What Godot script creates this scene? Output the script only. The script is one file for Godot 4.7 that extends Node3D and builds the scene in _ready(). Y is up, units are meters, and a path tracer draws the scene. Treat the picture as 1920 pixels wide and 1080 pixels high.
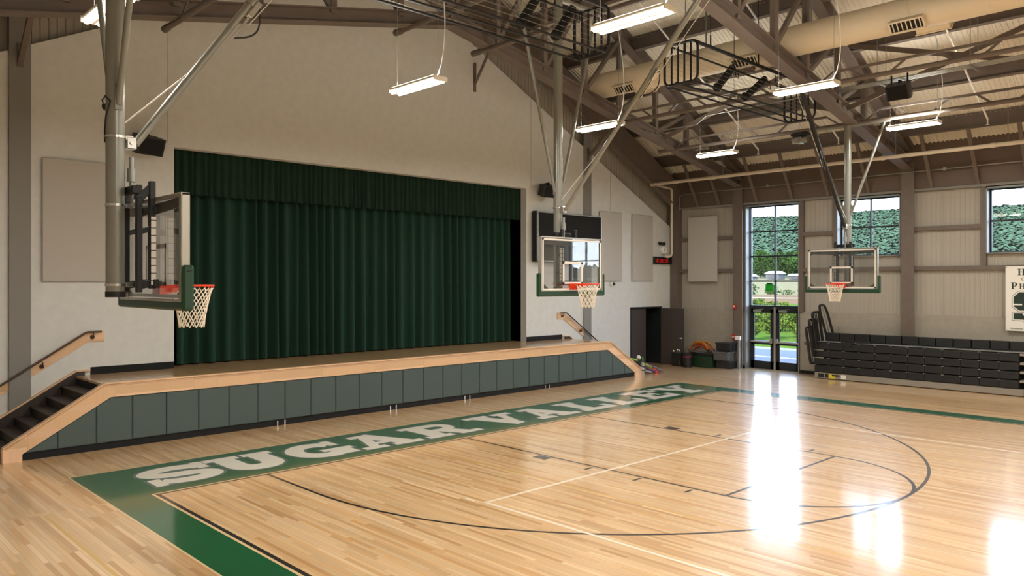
extends Node3D
# A school gymnasium: stage wall at z = -5.55, window wall at x = +13.5, court centre line at x = 0.

const EAVE_X := 13.5
const STAGE_H := 1.21

class Builder:
	var v := PackedVector3Array()
	var n := PackedVector3Array()
	var uv := PackedVector2Array()
	var ix := PackedInt32Array()

	func tri(a: Vector3, b: Vector3, c: Vector3, hint: Vector3) -> void:
		var nn := (c - a).cross(b - a)
		if nn.length_squared() < 1e-16:
			return
		if nn.dot(hint) < 0.0:
			var t := b
			b = c
			c = t
			nn = -nn
		nn = nn.normalized()
		var k := v.size()
		v.append_array([a, b, c])
		n.append_array([nn, nn, nn])
		uv.append_array([Vector2.ZERO, Vector2.ZERO, Vector2.ZERO])
		ix.append_array([k, k + 1, k + 2])

	func quad(a: Vector3, b: Vector3, c: Vector3, d: Vector3, hint: Vector3) -> void:
		tri(a, b, c, hint)
		tri(a, c, d, hint)

	# a face with uv 0..1: a is the top left, b the top right, c the bottom right, d the bottom left
	func face(a: Vector3, b: Vector3, c: Vector3, d: Vector3) -> void:
		var nn := (c - a).cross(b - a).normalized()
		var k := v.size()
		v.append_array([a, b, c, d])
		n.append_array([nn, nn, nn, nn])
		uv.append_array([Vector2(0, 0), Vector2(1, 0), Vector2(1, 1), Vector2(0, 1)])
		ix.append_array([k, k + 1, k + 2, k, k + 2, k + 3])

	func smooth_tri(a: Vector3, b: Vector3, c: Vector3, na: Vector3, nb: Vector3, nc: Vector3) -> void:
		var nn := (c - a).cross(b - a)
		if nn.length_squared() < 1e-18:
			return
		if nn.dot(na + nb + nc) < 0.0:
			var t := b
			b = c
			c = t
			t = nb
			nb = nc
			nc = t
		var k := v.size()
		v.append_array([a, b, c])
		n.append_array([na, nb, nc])
		uv.append_array([Vector2.ZERO, Vector2.ZERO, Vector2.ZERO])
		ix.append_array([k, k + 1, k + 2])

	func box(c: Vector3, s: Vector3, bev := 0.0, b := Basis.IDENTITY) -> Builder:
		var h := s * 0.5
		bev = minf(bev, minf(h.x, minf(h.y, h.z)) * 0.9)
		if bev <= 0.0:
			for ax in 3:
				var u := (ax + 1) % 3
				var w := (ax + 2) % 3
				for sg in [-1.0, 1.0]:
					var p: Array[Vector3] = []
					for q in [[-1.0, -1.0], [1.0, -1.0], [1.0, 1.0], [-1.0, 1.0]]:
						var e := Vector3.ZERO
						e[ax] = h[ax] * sg
						e[u] = h[u] * q[0]
						e[w] = h[w] * q[1]
						p.append(c + b * e)
					var hn := Vector3.ZERO
					hn[ax] = sg
					quad(p[0], p[1], p[2], p[3], b * hn)
			return self
		for ax in 3:
			var u := (ax + 1) % 3
			var w := (ax + 2) % 3
			for sg in [-1.0, 1.0]:
				var p: Array[Vector3] = []
				for q in [[-1.0, -1.0], [1.0, -1.0], [1.0, 1.0], [-1.0, 1.0]]:
					var e := Vector3.ZERO
					e[ax] = h[ax] * sg
					e[u] = (h[u] - bev) * q[0]
					e[w] = (h[w] - bev) * q[1]
					p.append(c + b * e)
				var hn := Vector3.ZERO
				hn[ax] = sg
				quad(p[0], p[1], p[2], p[3], b * hn)
			for su in [-1.0, 1.0]:
				for sw in [-1.0, 1.0]:
					var p: Array[Vector3] = []
					for q in [[-1.0, 0], [1.0, 0], [1.0, 1], [-1.0, 1]]:
						var e := Vector3.ZERO
						e[ax] = (h[ax] - bev) * q[0]
						e[u] = (h[u] - (bev if q[1] == 1 else 0.0)) * su
						e[w] = (h[w] - (0.0 if q[1] == 1 else bev)) * sw
						p.append(c + b * e)
					var hn := Vector3.ZERO
					hn[u] = su
					hn[w] = sw
					quad(p[0], p[1], p[2], p[3], b * hn)
		for sx in [-1.0, 1.0]:
			for sy in [-1.0, 1.0]:
				for sz in [-1.0, 1.0]:
					var sv := Vector3(sx, sy, sz)
					var k := h - Vector3.ONE * bev
					tri(c + b * (Vector3(h.x, k.y, k.z) * sv), c + b * (Vector3(k.x, h.y, k.z) * sv), c + b * (Vector3(k.x, k.y, h.z) * sv), b * sv)
		return self

	# box from corner to corner
	func span(a: Vector3, z: Vector3, bev := 0.0) -> Builder:
		return box((a + z) * 0.5, (z - a).abs(), bev)

	# a straight bar of rectangular section w (sideways) by h (along up) from p to q
	func bar(p: Vector3, q: Vector3, w: float, h: float, bev := 0.0, up := Vector3.UP) -> Builder:
		var f := Builder.frame(p, q, up)
		return box((p + q) * 0.5, Vector3(w, h, p.distance_to(q)), bev, f.basis)

	static func frame(p: Vector3, q: Vector3, up := Vector3.UP) -> Transform3D:
		var d := (q - p).normalized()
		if absf(d.dot(up)) > 0.999:
			up = Vector3(1, 0, 0) if absf(d.x) < 0.9 else Vector3(0, 0, 1)
		var s := up.cross(d).normalized()
		return Transform3D(Basis(s, d.cross(s), d), p)

	# outline in the xy plane of xf, drawn out along its z by depth
	func prism(poly: PackedVector2Array, xf: Transform3D, depth: float, caps := true) -> Builder:
		var m := poly.size()
		var z := xf.basis.z
		var cw := 1.0 if Geometry2D.is_polygon_clockwise(poly) else -1.0
		for i in m:
			var a := poly[i]
			var b := poly[(i + 1) % m]
			var e := (b - a)
			var o := Vector2(-e.y, e.x) * cw
			var pa := xf * Vector3(a.x, a.y, 0)
			var pb := xf * Vector3(b.x, b.y, 0)
			quad(pa, pb, pb + z * depth, pa + z * depth, xf.basis * Vector3(o.x, o.y, 0))
		if caps:
			var t := Geometry2D.triangulate_polygon(poly)
			for i in range(0, t.size(), 3):
				var p: Array[Vector3] = []
				for k in 3:
					p.append(xf * Vector3(poly[t[i + k]].x, poly[t[i + k]].y, 0))
				tri(p[0], p[1], p[2], -z)
				tri(p[0] + z * depth, p[1] + z * depth, p[2] + z * depth, z)
		return self

	func ibeam(p: Vector3, q: Vector3, h: float, w: float, tf := 0.02, tw := 0.015, up := Vector3.UP) -> Builder:
		var a := w / 2
		var b := h / 2
		var t := tw / 2
		var poly := PackedVector2Array([Vector2(-a, -b), Vector2(a, -b), Vector2(a, -b + tf), Vector2(t, -b + tf), Vector2(t, b - tf), Vector2(a, b - tf), Vector2(a, b), Vector2(-a, b), Vector2(-a, b - tf), Vector2(-t, b - tf), Vector2(-t, -b + tf), Vector2(-a, -b + tf)])
		return prism(poly, Builder.frame(p, q, up), p.distance_to(q))

	func tube(path: Array, r: float, seg := 8, closed := false, caps := true) -> Builder:
		var m := path.size()
		var rings: Array = []
		var norms: Array = []
		var last := Vector3.ZERO
		for i in m:
			var d: Vector3
			if closed:
				d = path[(i + 1) % m] - path[(i + m - 1) % m]
			else:
				d = path[mini(i + 1, m - 1)] - path[maxi(i - 1, 0)]
			d = d.normalized()
			var s: Vector3
			if last == Vector3.ZERO:
				s = d.cross(Vector3.UP if absf(d.y) < 0.9 else Vector3.RIGHT).normalized()
			else:
				s = (last - d * last.dot(d)).normalized()
			last = s
			var t := d.cross(s)
			var ring: Array = []
			var nr: Array = []
			for k in seg:
				var an := TAU * k / seg
				var o := s * cos(an) + t * sin(an)
				ring.append(path[i] + o * r)
				nr.append(o)
			rings.append(ring)
			norms.append(nr)
		for i in (m if closed else m - 1):
			var j := (i + 1) % m
			for k in seg:
				var l := (k + 1) % seg
				smooth_tri(rings[i][k], rings[i][l], rings[j][l], norms[i][k], norms[i][l], norms[j][l])
				smooth_tri(rings[i][k], rings[j][l], rings[j][k], norms[i][k], norms[j][l], norms[j][k])
		if caps and not closed:
			for e in [0, m - 1]:
				var hn: Vector3 = (path[0] - path[1]) if e == 0 else (path[m - 1] - path[m - 2])
				for k in range(1, seg - 1):
					tri(rings[e][0], rings[e][k], rings[e][k + 1], hn)
		return self

	# profile of (radius, height) turned about the y axis of xf
	func lathe(prof: Array, seg: int, xf := Transform3D.IDENTITY) -> Builder:
		for i in prof.size() - 1:
			var a: Vector2 = prof[i]
			var b: Vector2 = prof[i + 1]
			var e := b - a
			var o := Vector2(e.y, -e.x).normalized()
			for k in seg:
				var t0 := TAU * k / seg
				var t1 := TAU * (k + 1) / seg
				var c0 := Vector3(cos(t0), 0, sin(t0))
				var c1 := Vector3(cos(t1), 0, sin(t1))
				var p00 := xf * (c0 * a.x + Vector3.UP * a.y)
				var p01 := xf * (c1 * a.x + Vector3.UP * a.y)
				var p10 := xf * (c0 * b.x + Vector3.UP * b.y)
				var p11 := xf * (c1 * b.x + Vector3.UP * b.y)
				var n0 := (xf.basis * (c0 * o.x + Vector3.UP * o.y)).normalized()
				var n1 := (xf.basis * (c1 * o.x + Vector3.UP * o.y)).normalized()
				smooth_tri(p00, p01, p11, n0, n1, n1)
				smooth_tri(p00, p11, p10, n0, n1, n0)
		return self

	# a smooth sheet of points at(i, j)
	func sheet(nu: int, nv: int, at: Callable, hint: Vector3, around := false) -> Builder:
		var p: Array[Vector3] = []
		for j in nv:
			for i in nu:
				p.append(at.call(i, j))
		var k := v.size()
		for j in nv:
			for i in nu:
				var du := p[j * nu + mini(i + 1, nu - 1)] - p[j * nu + maxi(i - 1, 0)]
				var dv := p[mini(j + 1, nv - 1) * nu + i] - p[maxi(j - 1, 0) * nu + i]
				var nn := du.cross(dv).normalized()
				if nn == Vector3.ZERO:
					nn = (p[j * nu + i] - hint).normalized() if around else hint
				if nn.dot((p[j * nu + i] - hint) if around else hint) < 0:
					nn = -nn
				v.append(p[j * nu + i])
				n.append(nn)
				uv.append(Vector2(float(i) / (nu - 1), float(j) / (nv - 1)))
		for j in nv - 1:
			for i in nu - 1:
				var a := k + j * nu + i
				var b := a + 1
				var c := a + nu + 1
				var d := a + nu
				var nn := (v[c] - v[a]).cross(v[b] - v[a])
				if nn.dot(n[a]) >= 0:
					ix.append_array([a, b, c, a, c, d])
				else:
					ix.append_array([a, c, b, a, d, c])
		return self

	func mesh() -> ArrayMesh:
		var arr := []
		arr.resize(Mesh.ARRAY_MAX)
		arr[Mesh.ARRAY_VERTEX] = v
		arr[Mesh.ARRAY_NORMAL] = n
		arr[Mesh.ARRAY_TEX_UV] = uv
		arr[Mesh.ARRAY_INDEX] = ix
		var m := ArrayMesh.new()
		m.add_surface_from_arrays(Mesh.PRIMITIVE_TRIANGLES, arr)
		return m


var M := {}
var rng := RandomNumberGenerator.new()


func mb() -> Builder:
	return Builder.new()


func numbered(parent: Node, called: String) -> String:
	if not parent.has_node(called):
		return called
	var k := 1
	while parent.has_node("%s_%03d" % [called, k]):
		k += 1
	return "%s_%03d" % [called, k]


func put(called: String, shape, m: Material, parent: Node = self) -> MeshInstance3D:
	var o := MeshInstance3D.new()
	o.mesh = shape.mesh() if shape is Builder else shape
	o.material_override = null
	o.mesh.surface_set_material(0, m) if not shape is Mesh else o.set_surface_override_material(0, m)
	o.name = numbered(parent, called)
	parent.add_child(o, true)
	return o


func tag(o: Node, label: String, category: String, group := "") -> Node:
	o.set_meta("label", label)
	o.set_meta("category", category)
	if group:
		o.set_meta("group", group)
	return o


func thing(called: String, label: String, category: String, at := Vector3.ZERO, turn := 0.0, group := "") -> Node3D:
	var o := Node3D.new()
	o.name = numbered(self, called)
	add_child(o, true)
	o.position = at
	o.rotation.y = turn
	tag(o, label, category, group)
	return o


func struct(called: String, shape, m: Material, label := "", category := "") -> MeshInstance3D:
	var o := put(called, shape, m)
	o.set_meta("kind", "structure")
	if label:
		tag(o, label, category)
	return o


func dup(o: Node3D, at: Vector3, turn: float, label: String, group := "") -> Node3D:
	var c: Node3D = o.duplicate()
	c.name = numbered(self, str(o.name).rstrip("0123456789").trim_suffix("_"))
	add_child(c, true)
	c.position = at
	c.rotation.y = turn
	c.set_meta("label", label)
	if group:
		c.set_meta("group", group)
	return c


func mat(c: Color, rough := 0.6, metal := 0.0) -> StandardMaterial3D:
	var m := StandardMaterial3D.new()
	m.albedo_color = c
	m.roughness = rough
	m.metallic = metal
	return m


func hex(s: String, rough := 0.6, metal := 0.0) -> StandardMaterial3D:
	return mat(Color.html(s), rough, metal)


func arc(c: Vector2, rx: float, ry: float, a0: float, a1: float, k: int) -> PackedVector2Array:
	var p := PackedVector2Array()
	for i in k + 1:
		var a := deg_to_rad(lerpf(a0, a1, float(i) / k))
		p.append(c + Vector2(cos(a) * rx, sin(a) * ry))
	return p


func rounded(x0: float, y0: float, x1: float, y1: float, r: float, k := 5) -> PackedVector2Array:
	var p := PackedVector2Array()
	p.append_array(arc(Vector2(x1 - r, y0 + r), r, r, -90, 0, k))
	p.append_array(arc(Vector2(x1 - r, y1 - r), r, r, 0, 90, k))
	p.append_array(arc(Vector2(x0 + r, y1 - r), r, r, 90, 180, k))
	p.append_array(arc(Vector2(x0 + r, y0 + r), r, r, 180, 270, k))
	return p


func noise_tex(seed_: int, freq: float, lo: Color, hi: Color, size := 512, bump := false) -> NoiseTexture2D:
	var f := FastNoiseLite.new()
	f.seed = seed_
	f.frequency = freq
	f.fractal_octaves = 4
	var t := NoiseTexture2D.new()
	t.width = size
	t.height = size
	t.seamless = true
	t.noise = f
	if not bump:
		var g := Gradient.new()
		g.set_color(0, lo)
		g.set_color(1, hi)
		t.color_ramp = g
	return t


func tri_tex(m: StandardMaterial3D, t: Texture2D, scale := 1.0) -> StandardMaterial3D:
	m.albedo_texture = t
	m.uv1_triplanar = true
	m.uv1_world_triplanar = true
	m.uv1_scale = Vector3.ONE * scale
	return m


# strips of maple: columns across x, boards of uneven length along z
func board_image(w: int, h: int, strips: int, tones: Array, len0: float, len1: float, grain: int, gain := 1.0) -> ImageTexture:
	rng.seed = 77 + strips
	var im := Image.create_empty(w, h, false, Image.FORMAT_RGB8)
	var sw := float(w) / strips
	for s in strips:
		var x0 := int(s * sw)
		var x1 := int((s + 1) * sw)
		var y := -rng.randi_range(0, int(len1))
		while y < h:
			var l := int(rng.randf_range(len0, len1))
			var c: Color = tones[int(pow(rng.randf(), 1.5) * tones.size())]
			c = c.lerp(tones[rng.randi() % tones.size()], 0.25)
			var b := 1.0 + rng.randf_range(-0.05, 0.05)
			c = Color(c.r * b, c.g * b, c.b * b)
			im.fill_rect(Rect2i(x0, maxi(y, 0), x1 - x0, mini(y + l, h) - maxi(y, 0)), c)
			for k in grain:
				var gx := rng.randi_range(x0, x1 - 1)
				var gl := rng.randi_range(l / 5, l)
				var gy := rng.randi_range(y, y + l - gl)
				var gc := c.darkened(rng.randf_range(0.0, 0.1) * gain) if rng.randf() < 0.7 else c.lightened(rng.randf_range(0.0, 0.07))
				var a := maxi(gy, 0)
				var e := mini(gy + gl, h)
				if e > a:
					im.fill_rect(Rect2i(gx, a, 1, e - a), gc)
			if y + l < h and y + l > 0:
				im.fill_rect(Rect2i(x0, y + l, x1 - x0, 1), c.darkened(0.22))
			y += l
		im.fill_rect(Rect2i(x0, 0, 1, h), im.get_pixel(x0, h / 2).darkened(0.12))
	return ImageTexture.create_from_image(im)


func _ready() -> void:
	# camera: level, 3.09 m above the floor, lens shifted slightly down
	var cam := Camera3D.new()
	cam.name = "camera"
	cam.position = Vector3(-11.831, 3.0907, 11.74)
	cam.rotation.y = -deg_to_rad(43.897)
	cam.projection = Camera3D.PROJECTION_FRUSTUM
	cam.near = 0.1
	cam.far = 4000.0
	cam.size = 2.0 * 0.1 * 540.0 / 1455.2
	cam.frustum_offset = Vector2(-0.6, -11.4) / 1455.2 * 0.1
	add_child(cam)
	cam.current = true
	# sky, exposure
	var env := Environment.new()
	env.background_mode = Environment.BG_SKY
	var sm := ProceduralSkyMaterial.new()
	sm.sky_top_color = Color(0.64, 0.78, 0.97)
	sm.sky_horizon_color = Color(0.90, 0.95, 1.0)
	sm.sky_curve = 0.25
	sm.ground_bottom_color = Color(0.30, 0.30, 0.28)
	sm.ground_horizon_color = Color(0.6, 0.62, 0.62)
	sm.sun_angle_max = 1.0
	sm.energy_multiplier = SKY
	var sky := Sky.new()
	sky.sky_material = sm
	env.sky = sky
	env.ambient_light_source = Environment.AMBIENT_SOURCE_DISABLED
	env.reflected_light_source = Environment.REFLECTION_SOURCE_SKY
	env.tonemap_mode = Environment.TONE_MAPPER_LINEAR
	env.tonemap_exposure = EXPOSURE
	env.sdfgi_enabled = true
	env.ssao_enabled = true
	env.ssil_enabled = true
	var we := WorldEnvironment.new()
	we.name = "world_environment"
	we.environment = env
	add_child(we)
	# late sun from behind the building: it lights the hills, not the hall
	var sun := DirectionalLight3D.new()
	sun.name = "sun"
	sun.light_energy = SUN
	sun.light_color = Color(1.0, 0.95, 0.86)
	sun.light_angular_distance = 1.0
	sun.shadow_enabled = true
	sun.sky_mode = DirectionalLight3D.SKY_MODE_LIGHT_ONLY
	add_child(sun)
	sun.look_at_from_position(Vector3(-60, 55, 25), Vector3.ZERO)
	make_materials()
	build_floor()
	build_walls()
	build_roof()
	build_trusses()
	build_stage()
	build_curtains()
	build_wall_things()
	build_backstops()
	build_lattices()
	build_duct()
	build_cages()
	build_pipes()
	build_lights()
	build_bleachers()
	build_stuff()
	build_outside()


const SKY := 11.5
const SUN := 6.5
const EXPOSURE := 1.1
const LAMP := 12.3
const UPLIGHT := 3.4


func make_materials() -> void:
	var tones := [Color.html("dfb98b"), Color.html("dbb384"), Color.html("e4c197"), Color.html("d6ac7b"), Color.html("e0bc90"), Color.html("cea26f"), Color.html("c49663"), Color.html("e8c9a0")]
	var fl := StandardMaterial3D.new()
	fl.albedo_texture = board_image(1280, 2048, 80, tones, 70, 420, 5)
	fl.uv1_triplanar = true
	fl.uv1_world_triplanar = true
	fl.uv1_scale = Vector3(1.0 / 4.56, 1.0 / 4.56, 1.0 / 9.4)
	fl.roughness = 0.38
	fl.clearcoat_enabled = true
	fl.clearcoat = 1.0
	fl.clearcoat_roughness = 0.12
	M.floor = fl
	M.line_black = paint("2a2320")
	M.line_white = paint("f2e6d4")
	M.line_cream = paint("e9c99a")
	M.line_gold = paint("d8ae5e")
	M.band = paint("065a33")
	M.letter = paint("efe9dc")
	M.letter_edge = paint("5d6e67")
	var wood := StandardMaterial3D.new()
	wood.albedo_texture = board_image(512, 1024, 2, [Color.html("e4be9a"), Color.html("dfb78f")], 900, 1024, 90, 0.45)
	wood.uv1_triplanar = true
	wood.uv1_world_triplanar = true
	wood.uv1_scale = Vector3(0.35, 2.6, 2.6)
	wood.roughness = 0.42
	M.wood = wood
	var deck := StandardMaterial3D.new()
	deck.albedo_texture = board_image(640, 1024, 40, [Color.html("c9a67c"), Color.html("c09a70"), Color.html("d0ae86"), Color.html("b8926a")], 60, 300, 5)
	deck.uv1_triplanar = true
	deck.uv1_world_triplanar = true
	deck.uv1_scale = Vector3(1.0 / 2.28, 1.0 / 2.28, 1.0 / 4.7)
	deck.roughness = 0.35
	deck.clearcoat_enabled = true
	deck.clearcoat = 0.8
	deck.clearcoat_roughness = 0.12
	M.stage_deck = deck
	M.gyp = tri_tex(mat(Color(1, 1, 1), 0.9), noise_tex(3, 0.02, Color.html("d0d1ce"), Color.html("d8d9d7")), 0.35)
	M.wainscot = tri_tex(mat(Color(1, 1, 1), 0.85), noise_tex(5, 0.02, Color.html("9b9488"), Color.html("a59e92")), 0.35)
	M.liner = hex("aaa499", 0.55)
	M.deck_panel = hex("dcd6c8", 0.5)
	M.steel = tri_tex(mat(Color(1, 1, 1), 0.5), noise_tex(8, 0.01, Color.html("685d55"), Color.html("70655d")), 0.5)
	M.eave = hex("685a51", 0.6)
	M.column_grey = hex("83807c", 0.6)
	M.pole = hex("8b8c85", 0.3, 0.25)
	M.pole_dark = hex("4b4a47", 0.4, 0.3)
	M.alu = hex("b4b2aa", 0.35, 0.7)
	M.chrome = hex("d8d8d6", 0.2, 0.9)
	M.black = hex("17171a", 0.5)
	M.black_matte = hex("131315", 0.9)
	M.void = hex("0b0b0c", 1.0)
	M.pad = tri_tex(mat(Color(1, 1, 1), 0.55), noise_tex(9, 0.08, Color.html("445351"), Color.html("4a5957")), 1.0)
	M.green_pad = hex("123f2a", 0.45)
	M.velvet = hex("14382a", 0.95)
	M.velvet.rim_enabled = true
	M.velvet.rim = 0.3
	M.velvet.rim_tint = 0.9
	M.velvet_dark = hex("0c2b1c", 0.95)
	M.panel_fabric = tri_tex(mat(Color(1, 1, 1), 0.95), noise_tex(12, 0.2, Color.html("b2afa8"), Color.html("beb9b2")), 1.5)
	M.step = tri_tex(mat(Color(1, 1, 1), 0.6), noise_tex(15, 0.15, Color.html("2f2724"), Color.html("3b312d")), 1.5)
	M.bronze = hex("4e3d31", 0.45, 0.3)
	M.door = tri_tex(mat(Color(1, 1, 1), 0.6), noise_tex(16, 0.06, Color.html("3d3533"), Color.html("453c3a")), 1.0)
	M.frame_dark = hex("24282b", 0.45, 0.2)
	M.frame_grey = hex("8b8d8d", 0.45, 0.3)
	M.duct = hex("d3c5ab", 0.5)
	M.pipe = hex("d6c9b4", 0.45)
	M.conduit = hex("9b9c99", 0.35, 0.6)
	M.white = hex("e8e6e0", 0.5)
	M.red = hex("b3201c", 0.4)
	M.rim = hex("f0431a", 0.35)
	M.net = hex("efe6d6", 0.9)
	M.plastic_black = tri_tex(mat(Color(1, 1, 1), 0.55), noise_tex(18, 0.1, Color.html("17181a"), Color.html("1d1e20")), 2.0)
	M.bleach_grey = hex("8d867c", 0.5)
	M.glass = mat(Color(0.92, 0.96, 0.95, 0.04), 0.0)
	M.glass.transparency = BaseMaterial3D.TRANSPARENCY_ALPHA
	M.board_glass = mat(Color(0.4, 0.42, 0.42, 0.2), 0.0)
	M.board_glass.transparency = BaseMaterial3D.TRANSPARENCY_ALPHA
	M.lamp_tube = mat(Color(1, 0.95, 0.86), 0.4)
	M.lamp_tube.emission_enabled = true
	M.lamp_tube.emission = Color(1.0, 0.96, 0.86)
	M.lamp_tube.emission_energy_multiplier = 9.0
	M.led = mat(Color(0.4, 0.02, 0.02), 0.5)
	M.led.emission_enabled = true
	M.led.emission = Color(1.0, 0.08, 0.05)
	M.led.emission_energy_multiplier = 0.5


func paint(c: String) -> StandardMaterial3D:
	var m := hex(c, 0.38)
	m.clearcoat_enabled = true
	m.clearcoat = 1.0
	m.clearcoat_roughness = 0.1
	return m


# ---------------------------------------------------------------- floor
func flat(poly: PackedVector2Array, y0: float, y1: float) -> Builder:
	return mb().prism(poly, Transform3D(Basis(Vector3.RIGHT, Vector3.BACK, Vector3.UP), Vector3(0, y0, 0)), y1 - y0)


func rect(x0: float, z0: float, x1: float, z1: float) -> PackedVector2Array:
	return PackedVector2Array([Vector2(x0, z0), Vector2(x1, z0), Vector2(x1, z1), Vector2(x0, z1)])


func ring(c: Vector2, r0: float, r1: float, a0: float, a1: float, k := 48) -> PackedVector2Array:
	var p := arc(c, r1, r1, a0, a1, k)
	var q := arc(c, r0, r0, a1, a0, k)
	p.append_array(q)
	return p


func build_floor() -> void:
	var f := struct("floor", mb().span(Vector3(-13.8, -0.3, -9.2), Vector3(13.8, 0, 31.8)), M.floor)
	var t := 0.0016
	var g := 0.0
	# green boundary band with cream edges
	put("boundary_band", flat(rect(-8.37, -1.9, 8.37, -0.04), g, t), M.band, f)
	for s in [-1.0, 1.0]:
		put("boundary_band", flat(rect(minf(s * 8.37, s * 7.79), -0.04, maxf(s * 8.37, s * 7.79), 27.5), g, t), M.band, f)
		put("band_edge", flat(rect(minf(s * 8.4, s * 8.37), -1.93, maxf(s * 8.4, s * 8.37), 27.5), g, t), M.line_cream, f)
		put("band_edge", flat(rect(minf(s * 7.79, s * 7.75), -0.04, maxf(s * 7.79, s * 7.75), 27.5), g, t), M.line_cream, f)
		put("side_line", flat(rect(minf(s * 7.75, s * 7.69), 0, maxf(s * 7.75, s * 7.69), 25.6), g, t), M.line_black, f)
		put("lane_line", flat(rect(s * 1.83 - 0.025, 0.05, s * 1.83 + 0.025, 5.82), g, t), M.line_black, f)
		put("three_point_line", flat(rect(s * 6.02 - 0.025, 0.05, s * 6.02 + 0.025, 1.6), g, t), M.line_black, f)
		put("badminton_line", flat(rect(s * 3.05 - 0.02, 0.1, s * 3.05 + 0.02, 13.4), g, t * 0.6), M.line_gold, f)
		put("badminton_line", flat(rect(s * 9.17 - 0.02, 0.1, s * 9.17 + 0.02, 13.4), g, t * 0.6), M.line_gold, f)
		put("volleyball_line", flat(rect(s * 4.55 - 0.025, 3.62, s * 4.55 + 0.025, 21.6), g, t * 1.3), M.line_white, f)
		put("lane_block", flat(rect(minf(s * 1.88, s * 2.08), 2.11, maxf(s * 1.88, s * 2.08), 2.41), g, t), M.line_black, f)
		for z in [3.35, 4.34, 5.28]:
			put("lane_mark", flat(rect(minf(s * 1.9, s * 2.1), z - 0.025, maxf(s * 1.9, s * 2.1), z + 0.025), g, t), M.line_black, f)
		put("serving_mark", flat(rect(s * 4.62 - 0.02, 3.3, s * 4.62 + 0.02, 3.47), g, t), M.line_white, f)
	put("end_line", flat(rect(-7.75, 0, 7.75, 0.05), g, t), M.line_black, f)
	put("band_edge", flat(rect(-7.75, -0.04, 7.75, 0), g, t), M.line_cream, f)
	put("band_edge", flat(rect(-8.4, -1.93, 8.4, -1.9), g, t), M.line_cream, f)
	put("free_throw_line", flat(rect(-1.83, 5.77, 1.83, 5.82), g, t * 1.1), M.line_black, f)
	put("free_throw_circle", flat(ring(Vector2(0, 5.795), 1.805, 1.855, 0, 180), g, t * 0.9), M.line_black, f)
	put("three_point_line", flat(ring(Vector2(0, 1.6), 5.995, 6.045, 0, 180, 96), g, t), M.line_black, f)
	put("volleyball_line", flat(rect(-4.55, 3.62, 4.55, 3.67), g, t * 1.3), M.line_white, f)
	# SUGAR VALLEY in slab letters
	var x0 := {0: -7.62, 1: -6.45, 2: -5.13, 3: -3.82, 4: -2.38, 6: -0.52, 7: 0.83, 8: 2.28, 9: 3.62, 10: 5.0, 11: 6.42}
	var word := "SUGAR VALLEY"
	for i in word.length():
		if word[i] == " ":
			continue
		var at := Vector2(x0[i], -0.38)
		var edge := mb()
		var fill := mb()
		var xf := Transform3D(Basis(Vector3.RIGHT, Vector3.FORWARD, Vector3.UP), Vector3(at.x, 0, at.y))
		var lift := 0.0
		for s in slab(word[i]):
			lift += 0.00012
			var pts := PackedVector2Array()
			for q in s[0]:
				pts.append(q * Vector2(1.22, 1.22))
			for p in Geometry2D.offset_polyline(pts, s[1] * 1.22, Geometry2D.JOIN_MITER, Geometry2D.END_BUTT):
				if Geometry2D.is_polygon_clockwise(p):
					continue
				fill.prism(p, xf, t * 2.2 + lift)
				for o in Geometry2D.offset_polygon(p, 0.052, Geometry2D.JOIN_MITER):
					if not Geometry2D.is_polygon_clockwise(o):
						edge.prism(o, xf, t * 1.6 + lift)
		put("letter_edge", edge, M.letter_edge, f)
		put("letter", fill, M.letter, f)


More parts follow.
